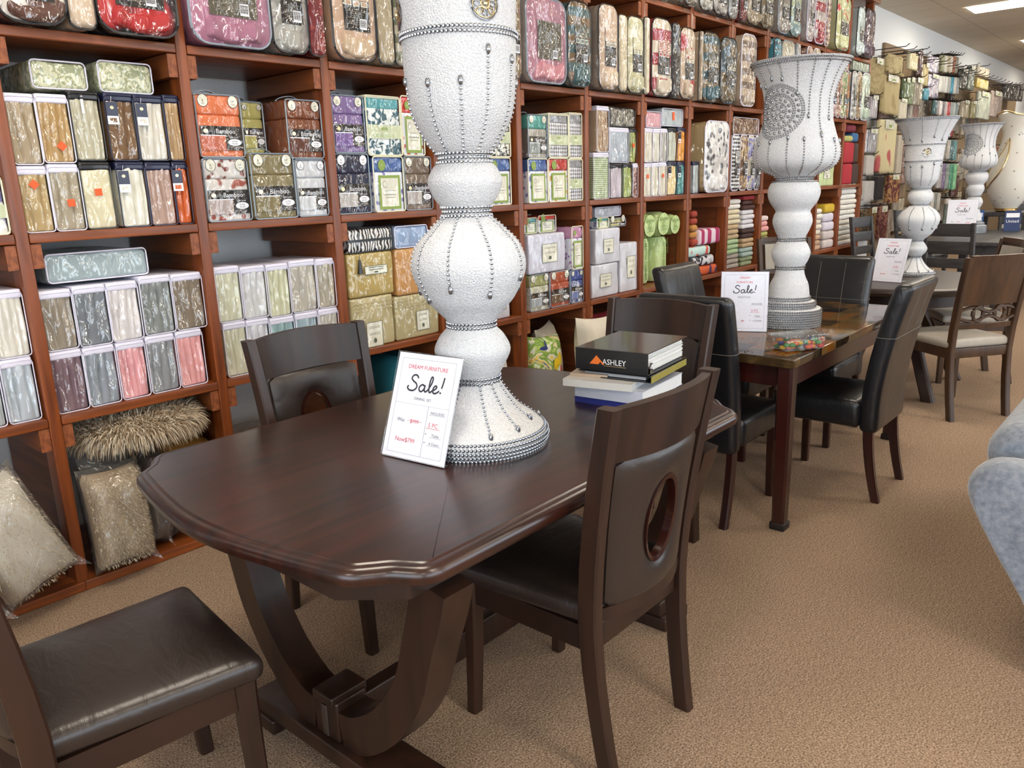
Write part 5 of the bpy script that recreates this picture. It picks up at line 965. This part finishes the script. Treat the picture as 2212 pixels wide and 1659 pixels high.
# ================================================================ SIGNS
def sale(m, x, z, k, y):
    D = plain('script_ink', '33363d', .6); w_ = .16*k
    S1 = [(1.15, 1.5), (.92, 1.82), (.55, 1.78), (.36, 1.42), (.6, 1.12), (.98, .86), (1.08, .45), (.75, .06), (.25, .05), (.0, .32), (.12, .55)]
    A = [(2.0, .72), (1.72, .84), (1.42, .55), (1.45, .15), (1.72, .06), (1.98, .4), (2.06, .84), (2.02, .3), (2.18, .08), (2.45, .35)]
    Lh = [(2.45, .35), (2.78, 1.15), (2.84, 1.72), (2.68, 1.82), (2.56, 1.3), (2.54, .45), (2.68, .08), (2.95, .32)]
    Eh = [(2.95, .32), (3.25, .5), (3.42, .78), (3.26, .92), (3.04, .62), (3.04, .22), (3.26, .05), (3.55, .2), (3.75, .42)]
    for s in (S1, A, Lh, Eh, [(4.15, 1.95), (4.08, 1.3), (3.98, .7)]): m.stroke([(x+(a-2.05)*k, z+b*k*.8) for a, b in s], w_, y, D)
    m.oval(x+(3.92-2.05)*k, z+.16*k, .1*k, .1*k, y, D, 10)
def sign(lab, loc, rz, w, h, kind, tilt=.14, foot=.09):
    t = thing('sale_sign', lab, 'sign', loc, rz, 'acrylic sale signs'); M = RX(-tilt); Y = -.0022
    m = MB(); m.box((0, 0, h/2), (w, .003, h), plain('sign_paper', 'eceefb', .35, coat=.6)); y = Y
    m.frame(-w*.43, w*.43, h*.05, h*.95, .0008, y, plain('rule_line', '8c93a8', .6)); G_ = plain('grey_ink', '5a5f6c', .6)
    if kind == 0: m.text('DREAM FURNITURE', 0, h*.855, h*.055, y, RED, maxw=w*.72); sale(m, 0, h*.645, w*.135, y); m.text('DINING  SET', 0, h*.565, h*.037, y, G_, maxw=w*.36)
    else: m.text('DREAM', 0, h*.885, h*.05, y, RED, maxw=w*.34); m.text('FURNITURE', 0, h*.81, h*.05, y, RED, maxw=w*.54); sale(m, -.0, h*.645, w*.115, y); m.text('DINETTE SET', 0, h*.565, h*.035, y, G_, maxw=w*.4)
    ln = plain('rule_line', '8c93a8', .6)
    if kind == 0: m.rect(-w*.43, w*.43, h*.52, h*.522, y, ln); m.rect(w*.11, w*.115, h*.05, h*.52, y, ln)
    m.text('INCLUDES', w*.27, h*.455, h*.036, y, G_, maxw=w*.26); m.rect(w*.14, w*.40, h*.447, h*.449, y, G_)
    m.text('5 PC', w*.23, h*.335, h*.058, y, RED, maxw=w*.22); m.rect(w*.13, w*.34, h*.322, h*.326, y, RED)
    m.text('Table', w*.29, h*.25, h*.04, y, G_, maxw=w*.18); m.rect(w*.20, w*.38, h*.242, h*.244, y, G_); m.oval(w*.14, h*.27, w*.008, w*.008, y, G_, 8)
    m.text('4 Chairs' if kind == 0 else '4 CHAIR', w*.29, h*.175, h*.036, y, G_, maxw=w*.23); m.rect(w*.18, w*.40, h*.167, h*.169, y, G_); m.oval(w*.14, h*.19, w*.008, w*.008, y, G_, 8)
    if kind == 0: m.text('Was', -w*.29, h*.345, h*.052, y, G_, maxw=w*.2); m.text('$999', -w*.07, h*.345, h*.052, y, RED, maxw=w*.22); m.rect(-w*.185, w*.05, h*.363, h*.366, y-.0003, RED); m.text('Now$799', -w*.17, h*.16, h*.06, y, RED, maxw=w*.5)
    elif kind == 1: m.text('99', -w*.02, h*.16, h*.05, y, RED)
    elif kind == 2: m.text('$ 499', -w*.12, h*.16, h*.05, y, RED, maxw=w*.26)
    else: m.text('Was', -w*.3, h*.36, h*.04, y, G_, maxw=w*.14); m.text('$999', -w*.1, h*.36, h*.04, y, RED, maxw=w*.18)
    m.xf(M); m.build('printed_card', t)
    m = MB(); ac = clear('clear_acrylic', (.93, .95, .97), .8, .0, .03); a = [M @ Vector(v) for v in ((-w/2-.002, -.004, .002), (w/2+.002, -.004, .002), (w/2+.002, -.004, h+.002), (-w/2-.002, -.004, h+.002))]
    m.tube([a[0], a[1], a[2], a[3]], .0014, ac, 4, True); m.box((0, foot/2, .0015), (w, foot, .003), ac); m.build('acrylic_holder', t); return t
sign('white acrylic sale sign reading $799 beside the tallest vase', (1.345, -1.587, .7625), -1.468, .224, .292, 0, .36, .015)
sign('white sale sign on the marble table, partly hidden by chair', (3.557, -1.50, .762), -1.153, .216, .285, 1, .03)
p = on_z(1911, 609, .76); sign('white sale sign on the round table, left of third vase', (p.x, p.y, .762), -1.75, .22, .30, 2, .34)
p = on_z(2073, 508, .76); sign('farthest white sale sign, on the grey table', (p.x, p.y, .762), -1.4, .30, .40, 3, .2)
for px_, py_, tx, lab, nx in ((2118, 480, 'Snap!', 'small blue card with green lettering on grey table', 0), (2196, 486, 'United', 'small navy card at the right edge on grey table', 1)):
    p = Vector(((11.20, -.93) if nx == 0 else (11.12, -1.33))+(0,)); t = thing('promo_card', lab, 'sign', (p.x, p.y, .762), -1.1); m = MB(); m.box((0, 0, .12), (.17, .004, .24), plain('blue_card', '1f4f8f' if not nx else '22335f', .5)); m.rect(-.07, .07, .16, .21, -.003, PAPER); m.text(tx[1:] if not nx else tx, 0, .1, .05, -.003, plain('lime_ink', '9ad02a', .5) if not nx else PAPER, maxw=.15); m.build('printed_card', t)
# ================================================================ BINDERS AND CATALOGUES
PG = plain('page_block', 'e3e3e2', .7); 
def pages(m, c, z, mat=PG, n=10):
    m.box(c, z, mat)
    for k in range(n): zz = c[2]-z[2]/2+z[2]*(k+.5)/n; m.box((c[0], c[1], zz), (z[0]+.0012, z[1]+.0012, .0006), plain('page_edge', 'a9aaae', .8))
def book(nm, lab, ct, loc, rz, z, cover, spine=None, fn=None):
    t = thing(nm, lab, ct, loc, rz, 'catalogues and binders stacked on the dining table'); m = MB(); pages(m, (0, 0, z[2]/2), (z[0]-.004, z[1]-.004, z[2]-.004)); m.build('pages', t)
    m = MB(); m.box((0, 0, z[2]-.001), (z[0], z[1], .002), cover); m.box((0, 0, .001), (z[0], z[1], .002), cover); m.box((-z[0]/2, 0, z[2]/2), (.002, z[1], z[2]), spine or cover); m.build('cover', t); return t
bx, by = 2.235, -1.69
book('catalogue', 'blue catalogue at the bottom of the stack', 'book', (bx+.01, by, .7605), .06, (.30, .23, .024), plain('blue_cover', '2c3585', .35))
book('catalogue', 'thick white catalogue lying on the blue one', 'book', (bx+.005, by-.015, .7855), .10, (.31, .25, .042), plain('pale_cover', 'c9ccd8', .3))
book('catalogue', 'white softcover catalogue sticking out toward the vase', 'book', (bx-.055, by+.02, .8285), .22, (.26, .24, .024), plain('softcover', 'd5d2cc', .35))
t = thing('ring_binder', 'thin black binder with gold spine under the large one', 'binder', (bx+.02, by-.02, .8535), .14, 'catalogues and binders stacked on the dining table')
m = MB(); BC = plain('black_vinyl', '0f0f12', .25, coat=.4); m.box((0, 0, .0015), (.30, .26, .003), BC); m.box((0, 0, .0195), (.30, .26, .003), BC); m.build('cover', t); m = MB(); m.box((0, -.131, .0105), (.30, .003, .021), plain('gold_spine', 'a39a4e', .3, .3)); m.build('spine', t)
m = MB(); pages(m, (.0, .005, .0105), (.27, .22, .012)); m.build('pages', t)
t = thing('ring_binder', 'large black binder with orange logo, top of the stack', 'binder', (bx+.03, by-.01, .8765), .12, 'catalogues and binders stacked on the dining table')
m = MB(); m.box((.0, 0, .0015), (.32, .262, .003), BC); m.box((.0, 0, .0715), (.33, .262, .003), BC); m.box((-.16, 0, .0365), (.003, .262, .073), BC); m.build('cover', t)
m = MB(); m.text('ASHLEY', .012, .024, .026, 0, PAPER, maxw=.085); m.text('ASHLEY', .0125, .0235, .026, .0003, GOLD, maxw=.085); m.add([(-.078, 0, .022), (-.045, 0, .022), (-.038, 0, .031), (-.031, 0, .022), (-.022, 0, .022), (-.052, 0, .052)], [(0, 1, 2, 5), (2, 3, 4, 5)], plain('orange_logo', 'f07a2a', .5)); m.rect(-.025, .055, .018, .0205, 0, GOLD)
m.xf(Matrix.Translation((-.1625, 0, 0)) @ RZ(-PI/2)); m.build('spine_logo', t)
m = MB(); r_ = random.Random(2)
for k in range(22): m.box((.004+r_.uniform(-.003, .003), r_.uniform(-.003, .003), .006+.0028*k), (.285, .238, .0022), PG)
m.build('pages', t); m = MB(); m.tube([(-.13, -.124, .005), (-.135, -.128, .02), (-.125, -.127, .035)], lambda u_: .010*(1-.5*u_), plain('ring_steel', '9a9a9e', .2, 1.), 8); m.build('ring_mechanism', t)
book('magazine', 'colourful magazine peeking from under the large binder', 'book', (bx-.075, by+.07, .8530), .30, (.15, .13, .010), plain('magazine_cover', 'b9a38c', .3))
# gummy box
t = thing('candy_container', 'clear plastic tub of coloured gummies on the marble table', 'container', (3.305, -1.865, .762), -.55); ac = clear('clear_tub', (.9, .92, .92), .7, .15, .06)
m = MB(); m.rbox((0, 0, .03), (.20, .12, .058), .014, ac, (1, 1, 1)); m.build('tub', t); m = MB(); m.rbox((0, 0, .0625), (.215, .132, .009), .004, ac); m.build('lid', t); r_ = random.Random(5)
GC = ['e0301e', 'f08a1e', 'f0c020', '3a8a3a', '3a4a9a', 'e84a5a', 'f06020']
for k in range(56):
    c = GC[r_.randrange(7)]; g_ = thing('gummy_candy', 'small coloured gummy candy in the clear tub', 'candy', (3.305, -1.865, .762), -.55, 'gummies in the clear tub')
    q = RZ(-.55) @ Vector((r_.uniform(-.085, .085), r_.uniform(-.047, .047), .0135+.013*(k//26))); g_.location = Vector((3.305, -1.865, .762))+q; g_['label'] = 'small coloured gummy candy inside the clear tub'
    m = MB(); m.ball((0, 0, 0), .0115, plain('gummy_'+c, c, .2, coat=.3), 1.3, 1, .8, False); m.build('candy', g_)
# ================================================================ SOFA
SF = fabric('7f8896', 'a3a9b2', 'damask', 9, 0, 0); nf = NT('blue_grey_chenille'); a = nf.new('TexNoise', Scale=60., Detail=5.); nf.l(nf.coord(), a.inputs['Vector']); nf.l(nf.ramp(a.outputs[0], [(.3, lin('646c7a')), (.7, lin('868d98'))]), nf.b.inputs['Base Color']); nf.b.inputs['Roughness'].default_value = .95; nf.b.inputs['Sheen Weight'].default_value = .5; nf.bump(a.outputs[0], .4, .006); SF = nf.mat
so = thing('recliner_sofa', 'blue-grey chenille recliner cut by the right edge', 'sofa', (3.2, -3.0, 0))
def prof_x(m, x0, x1, prof, mat, rnd_=.06, n=8):
    N = len(prof); cy = sum(a for a, b in prof)/N; cz = sum(b for a, b in prof)/N; rings = []
    ks = [(0, 1-.22), (.25, 1-.10), (.55, 1-.03), (1, 1)]
    seq = [(x0+rnd_*k, s) for k, s in ks]+[(x1-rnd_*k, s) for k, s in ks[::-1]]
    for x, s in seq: rings.append([(x, cy+(a-cy)*(1-(1-s)*.6), cz+(b-cz)*(1-(1-s)*.6)) for a, b in prof])
    return m.loft(rings, mat)
bp = [(q.x, q.y) for q in cat([(.10, .04, 0), (.12, .20, 0), (.24, .42, 0), (.315, .58, 0), (.30, .66, 0), (.22, .70, 0), (-.02, .68, 0), (-.12, .56, 0), (-.14, .3, 0), (-.14, .04, 0)], 4, True)]
m = MB(); prof_x(m, -.64, -.475, [(a, b*.91) for a, b in bp], SF, .06); m.build('armrest', so)
bp2 = [(a*1.0-.01, b*1.02) for a, b in bp]; m = MB(); prof_x(m, -.47, .95, bp2, SF, .09); m.build('backrest', so)
m = MB(); m.rbox((.15, -.55, .28), (1.45, .8, .36), .08, SF, (3, 3, 2)); m.build('seat', so)
# ================================================================ WALL OF HANGING LINENS
HK = plain('black_hook', '2a2624', .4, .6); WYF = WY-.045
HD = []
def hang(nm, desc, xl, xr, yt, yb, c, y=.30, o={}):
    ym = (yt+yb)/2; a, b = on_y(xl, ym, y), on_y(xr, ym, y); zt, zb = on_y((xl+xr)/2, yt, y).z, on_y((xl+xr)/2, yb, y).z; w_ = b.x-a.x; h = zt-zb; x = (a.x+b.x)/2
    f = fabric(c, o.get('c2'), o.get('pat'), o.get('s', 10), o.get('pl', .7), .8) if o.get('pl', 1) else cloth(c, o.get('c2'), o.get('pat'), o.get('s', 10))
    t = thing(nm, desc+', hanging on far wall', o.get('cat', 'hanging linens'), (x, y, zb), 0, 'linens hanging on the far wall'); sd = rnd.random()*9
    n = o.get('n', 1)
    MB().rbox((0, .03, h/2-.01), (w_*.94, .05, h-.02), .02, f, (8, 1, 5), lambda p: (p.x, p.y+.016*math.sin(p.x*40/max(.3, w_)+sd)*(1 if o.get('soft') else .4), p.z)).build('folded_linen', t)
    if o.get('soft'): m = MB(); [m.add([(-w_*.47+w_*.94*k/14, 0, .012), (-w_*.47+w_*.94*(k+1)/14, 0, .012), (-w_*.47+w_*.94*(k+.5)/14, 0, -.03)], [(0, 1, 2)], f) for k in range(14)]; m.build('fringe', t)
    if o.get('card', 1) and h > .25: m = MB(); m.rect(-w_*.3, w_*.3, h*.80, h*.97, -.012, o.get('cm', CRCARD)); m.rect(-w_*.08, w_*.1, h*.83, h*.88, -.013, ORG if o.get('st') else GRN); m.build('header_card', t)
    m = MB(); m.tube([(0, WYF-y, h+.0), (0, -.06, h+.0), (0, -.09, h+.025)], .006, HK, 5); m.build('wall_hook', t); return t
A_ = lambda x: 1840+x/4.148; B_ = lambda y: 120+y/4.148
for nm, ds, x0, x1, y0, y1, c, o in [
    ('lace_runner', 'beige lace runner beside the rack end', 190, 290, 10, 340, 'b5a377', dict(soft=1, pl=0, pat='damask', c2='a39064')), ('lace_curtain', 'long beige fringed lace curtain, upper tier', 330, 480, -20, 160, 'bfae80', dict(soft=1, pl=0, pat='damask', c2='a89668')), ('lace_curtain', 'beige scalloped lace curtain, lower tier', 275, 440, 165, 515, 'b8a678', dict(soft=1, pl=0, pat='floral', c2='a18f62', s=6)),
    ('towel_pack', 'grey and mauve striped towel bundle, upper', 165, 245, 350, 560, '8a7f86', dict(pat='stripe', c2='d5d0d2')), ('towel_pack', 'grey and navy striped towel bundle, lower', 140, 240, 650, 870, '55545f', dict(pat='stripe', c2='c9c7cc')), ('tablecloth', 'cream tablecloth with red roses', 250, 395, 560, 1040, 'd3c79c', dict(soft=1, pl=0, pat='floral', c2='b85a5a', s=5)),
    ('lace_curtain', 'white fringed curtain above the third vase', 420, 500, 380, 560, 'cfc6b0', dict(soft=1, pl=0)), ('lace_curtain', 'long pale curtain left of third vase', 400, 450, 700, 1180, 'c2b7a4', dict(soft=1, pl=0, card=0)), ('curtain_pack', 'cream curtain pack with twine', 520, 600, -40, 130, 'cfc39c', {}), ('curtain_pack', 'dark maroon curtain panel', 605, 645, -60, 185, '3f1c1c', dict(card=0)),
    ('curtain_pack', 'green curtain packs', 475, 515, 190, 430, '5f7048', {}), ('curtain_pack', 'olive green curtain pack', 518, 558, 185, 440, '74805a', {}), ('curtain_pack', 'grey curtain pack', 562, 640, 190, 450, '7f7868', {}), ('curtain_pack', 'white and violet print pack, upper', 700, 795, -10, 155, 'c9c6cc', dict(pat='damask', c2='8a8298', st=1)), ('curtain_pack', 'white and violet print pack, lower', 695, 785, 160, 380, 'bfbcc4', dict(pat='damask', c2='7a7288')),
    ('curtain_pack', 'tan curtain pack', 648, 690, 60, 270, 'a89a6c', {}), ('curtain_pack', 'teal curtain pack', 655, 695, 280, 400, '3a7f90', dict(card=0))]:
    hang(nm, ds, A_(x0), A_(x1), B_(y0), B_(y1), c, .30, o)
def run(ds, x0, x1, y0, y1, cols, y=.30):
    n = len(cols)
    for k, (c, cn) in enumerate(cols): hang('curtain_pack', '%s slim pack %s' % (cn, ds), A_(x0+(x1-x0)*k/n), A_(x0+(x1-x0)*(k+.92)/n), B_(y0+3*k), B_(y1+3*k), c, y, {'card': 0})
run('in uppermost bundle', 815, 960, -20, 150, [('8f8f70', 'olive'), ('c9c4b4', 'cream'), ('b5a98a', 'beige'), ('d0c8ba', 'ivory'), ('9c5a3a', 'rust'), ('8a8470', 'khaki')])
run('in teal bundle', 790, 970, 165, 330, [('c9c8c0', 'white'), ('b9b8b0', 'pale grey'), ('d0cfc8', 'bright white'), ('a9aaa4', 'grey'), ('2f8fa8', 'teal'), ('c9c6ba', 'cream'), ('9a9c98', 'silver')])
run('in red striped bundle', 745, 960, 385, 530, [('3a5a5c', 'petrol'), ('8a8280', 'taupe'), ('d0c9c4', 'white'), ('5a5458', 'charcoal'), ('b9a9a4', 'blush'), ('b02a30', 'red'), ('8f9a94', 'grey green'), ('b0b4b0', 'silver'), ('7d8a8a', 'slate')])
run('between the vases, upper', 800, 950, 735, 925, [('3f3a38', 'black'), ('7d786c', 'khaki'), ('a9a498', 'beige'), ('3a5f62', 'dark teal'), ('5a8a8c', 'sea green')], .2)
run('between the vases, lower', 780, 950, 950, 1190, [('a39c9a', 'pale'), ('6a5a7a', 'plum'), ('7a857c', 'sage'), ('3f8a6c', 'emerald'), ('6fae7a', 'light green')], .2)
run('below the third vase bowl', 690, 800, 1210, 1380, [('8a857c', 'grey'), ('b9b2a6', 'cream'), ('6a6a66', 'charcoal'), ('a39b8c', 'beige')], .2)
run('of brown striped pair beside vase', 860, 970, 1270, 1330, [('c0b6ac', 'cream'), ('4a3230', 'brown'), ('8a6a5a', 'clay')], .2)
run('at far back corner', 1370, 1543, 250, 400, [('2f2b28', 'black'), ('4a4640', 'charcoal'), ('26221f', 'jet'), ('55504a', 'smoke'), ('2e2a26', 'dark')], .3)
for nm, ds, x0, x1, y0, y1, c, o in [
    ('curtain_pack', 'black valance pack', 975, 1043, 110, 305, '2c3028', {}), ('curtain_pack', 'grey green valance pack', 1050, 1108, 80, 315, '6f7a6c', {}), ('curtain_pack', 'white and yellow floral pack', 1128, 1238, 90, 190, 'c9c0a8', dict(st=1)), ('curtain_pack', 'cream and lemon pack', 1128, 1232, 198, 298, 'd9cf9c', dict(pat='floral', c2='d0b43a', s=5)),
    ('curtain_pack', 'beige pack above fourth vase', 990, 1060, 395, 560, 'a89c84', {}), ('curtain_pack', 'khaki pack above fourth vase', 1070, 1118, 400, 565, '8a8458', {}), ('curtain_pack', 'pale mint pack above fourth vase', 1128, 1245, 315, 570, 'b9c0b0', {}), ('curtain_pack', 'beige and purple pack', 1252, 1350, 310, 555, 'a89890', {}), ('curtain_pack', 'red pack behind the third vase rim', 862, 915, 600, 730, '9a3a42', dict(card=0)), ('towel_pack', 'salmon towel behind fourth vase', 1250, 1350, 800, 1000, '9a5f50', dict(card=0)),
    ('curtain_pack', 'charcoal pack beside fourth vase', 1190, 1240, 1010, 1230, '55504a', dict(card=0)), ('curtain_pack', 'dark red curtain pair', 905, 960, 1060, 1260, '4a1a1c', dict(card=0)),
    ('lace_runner', 'white lace runner below striped towels', 130, 205, 880, 1060, 'bfb8b0', dict(soft=1, pl=0)), ('scarf_valance', 'black sheer valance', 215, 295, 1070, 1290, '26211f', dict(soft=1, pl=0, card=0)), ('scarf_valance', 'maroon and gold valance', 335, 430, 1060, 1310, '5a2420', dict(soft=1, pl=0, pat='damask', c2='a37a4a')), ('lace_runner', 'pale grey sheer panel', 110, 205, 1110, 1290, 'b5b0aa', dict(soft=1, pl=0, card=0)),
    ('scarf_valance', 'black and gold damask valance', 90, 145, 1370, 1640, '2c2118', dict(soft=1, pl=0, card=0, pat='damask', c2='6a5430')), ('scarf_valance', 'gold tasselled valance', 150, 225, 1350, 1650, '8a6a3a', dict(soft=1, pl=0, pat='damask', c2='6a4a26')), ('scarf_valance', 'burgundy fringed valance', 240, 320, 1340, 1640, '5a2826', dict(soft=1, pl=0, pat='damask', c2='8a5a4a'))]:
    hang(nm, ds, A_(x0), A_(x1), B_(y0), B_(y1), c, .28, o)
for k in range(26):
    x = 11.6+k*.34; t = thing('display_hook', 'bare black display hook near the top of far wall', 'hook', (x, .25, 3.05+.0*k), 0, 'bare display hooks'); m = MB(); m.tube([(0, WYF-.25, 0), (0, -.10, 0), (0, -.14, .03)], .006, HK, 5); m.build('hook_wire', t)

rf = random.Random(11)
for k in range(64):
    x = 11.9+.30*(k % 22)+rf.uniform(-.05, .05); z = (.55, 1.3, 2.1)[k//22]+rf.uniform(-.05, .1); c = ['8a8070', '6a5f52', 'a89c86', '4a423c', '7a6a5a', '9a9488', '5f6a5f', '8a6a60'][rf.randrange(8)]; h = rf.uniform(.42, .6)
    t = thing('curtain_pack', 'muted curtain pack hanging close to the far wall behind others', 'hanging linens', (x, .475, z), 0, 'packs hanging close to the far wall')
    MB().rbox((0, 0, h/2), (.24, .05, h), .02, fabric(c, None, None, 24, .7, .8), (3, 1, 3)).build('folded_linen', t); m = MB(); m.tube([(0, .075, h), (0, 0, h), (0, -.03, h+.02)], .005, HK, 5); m.build('wall_hook', t)
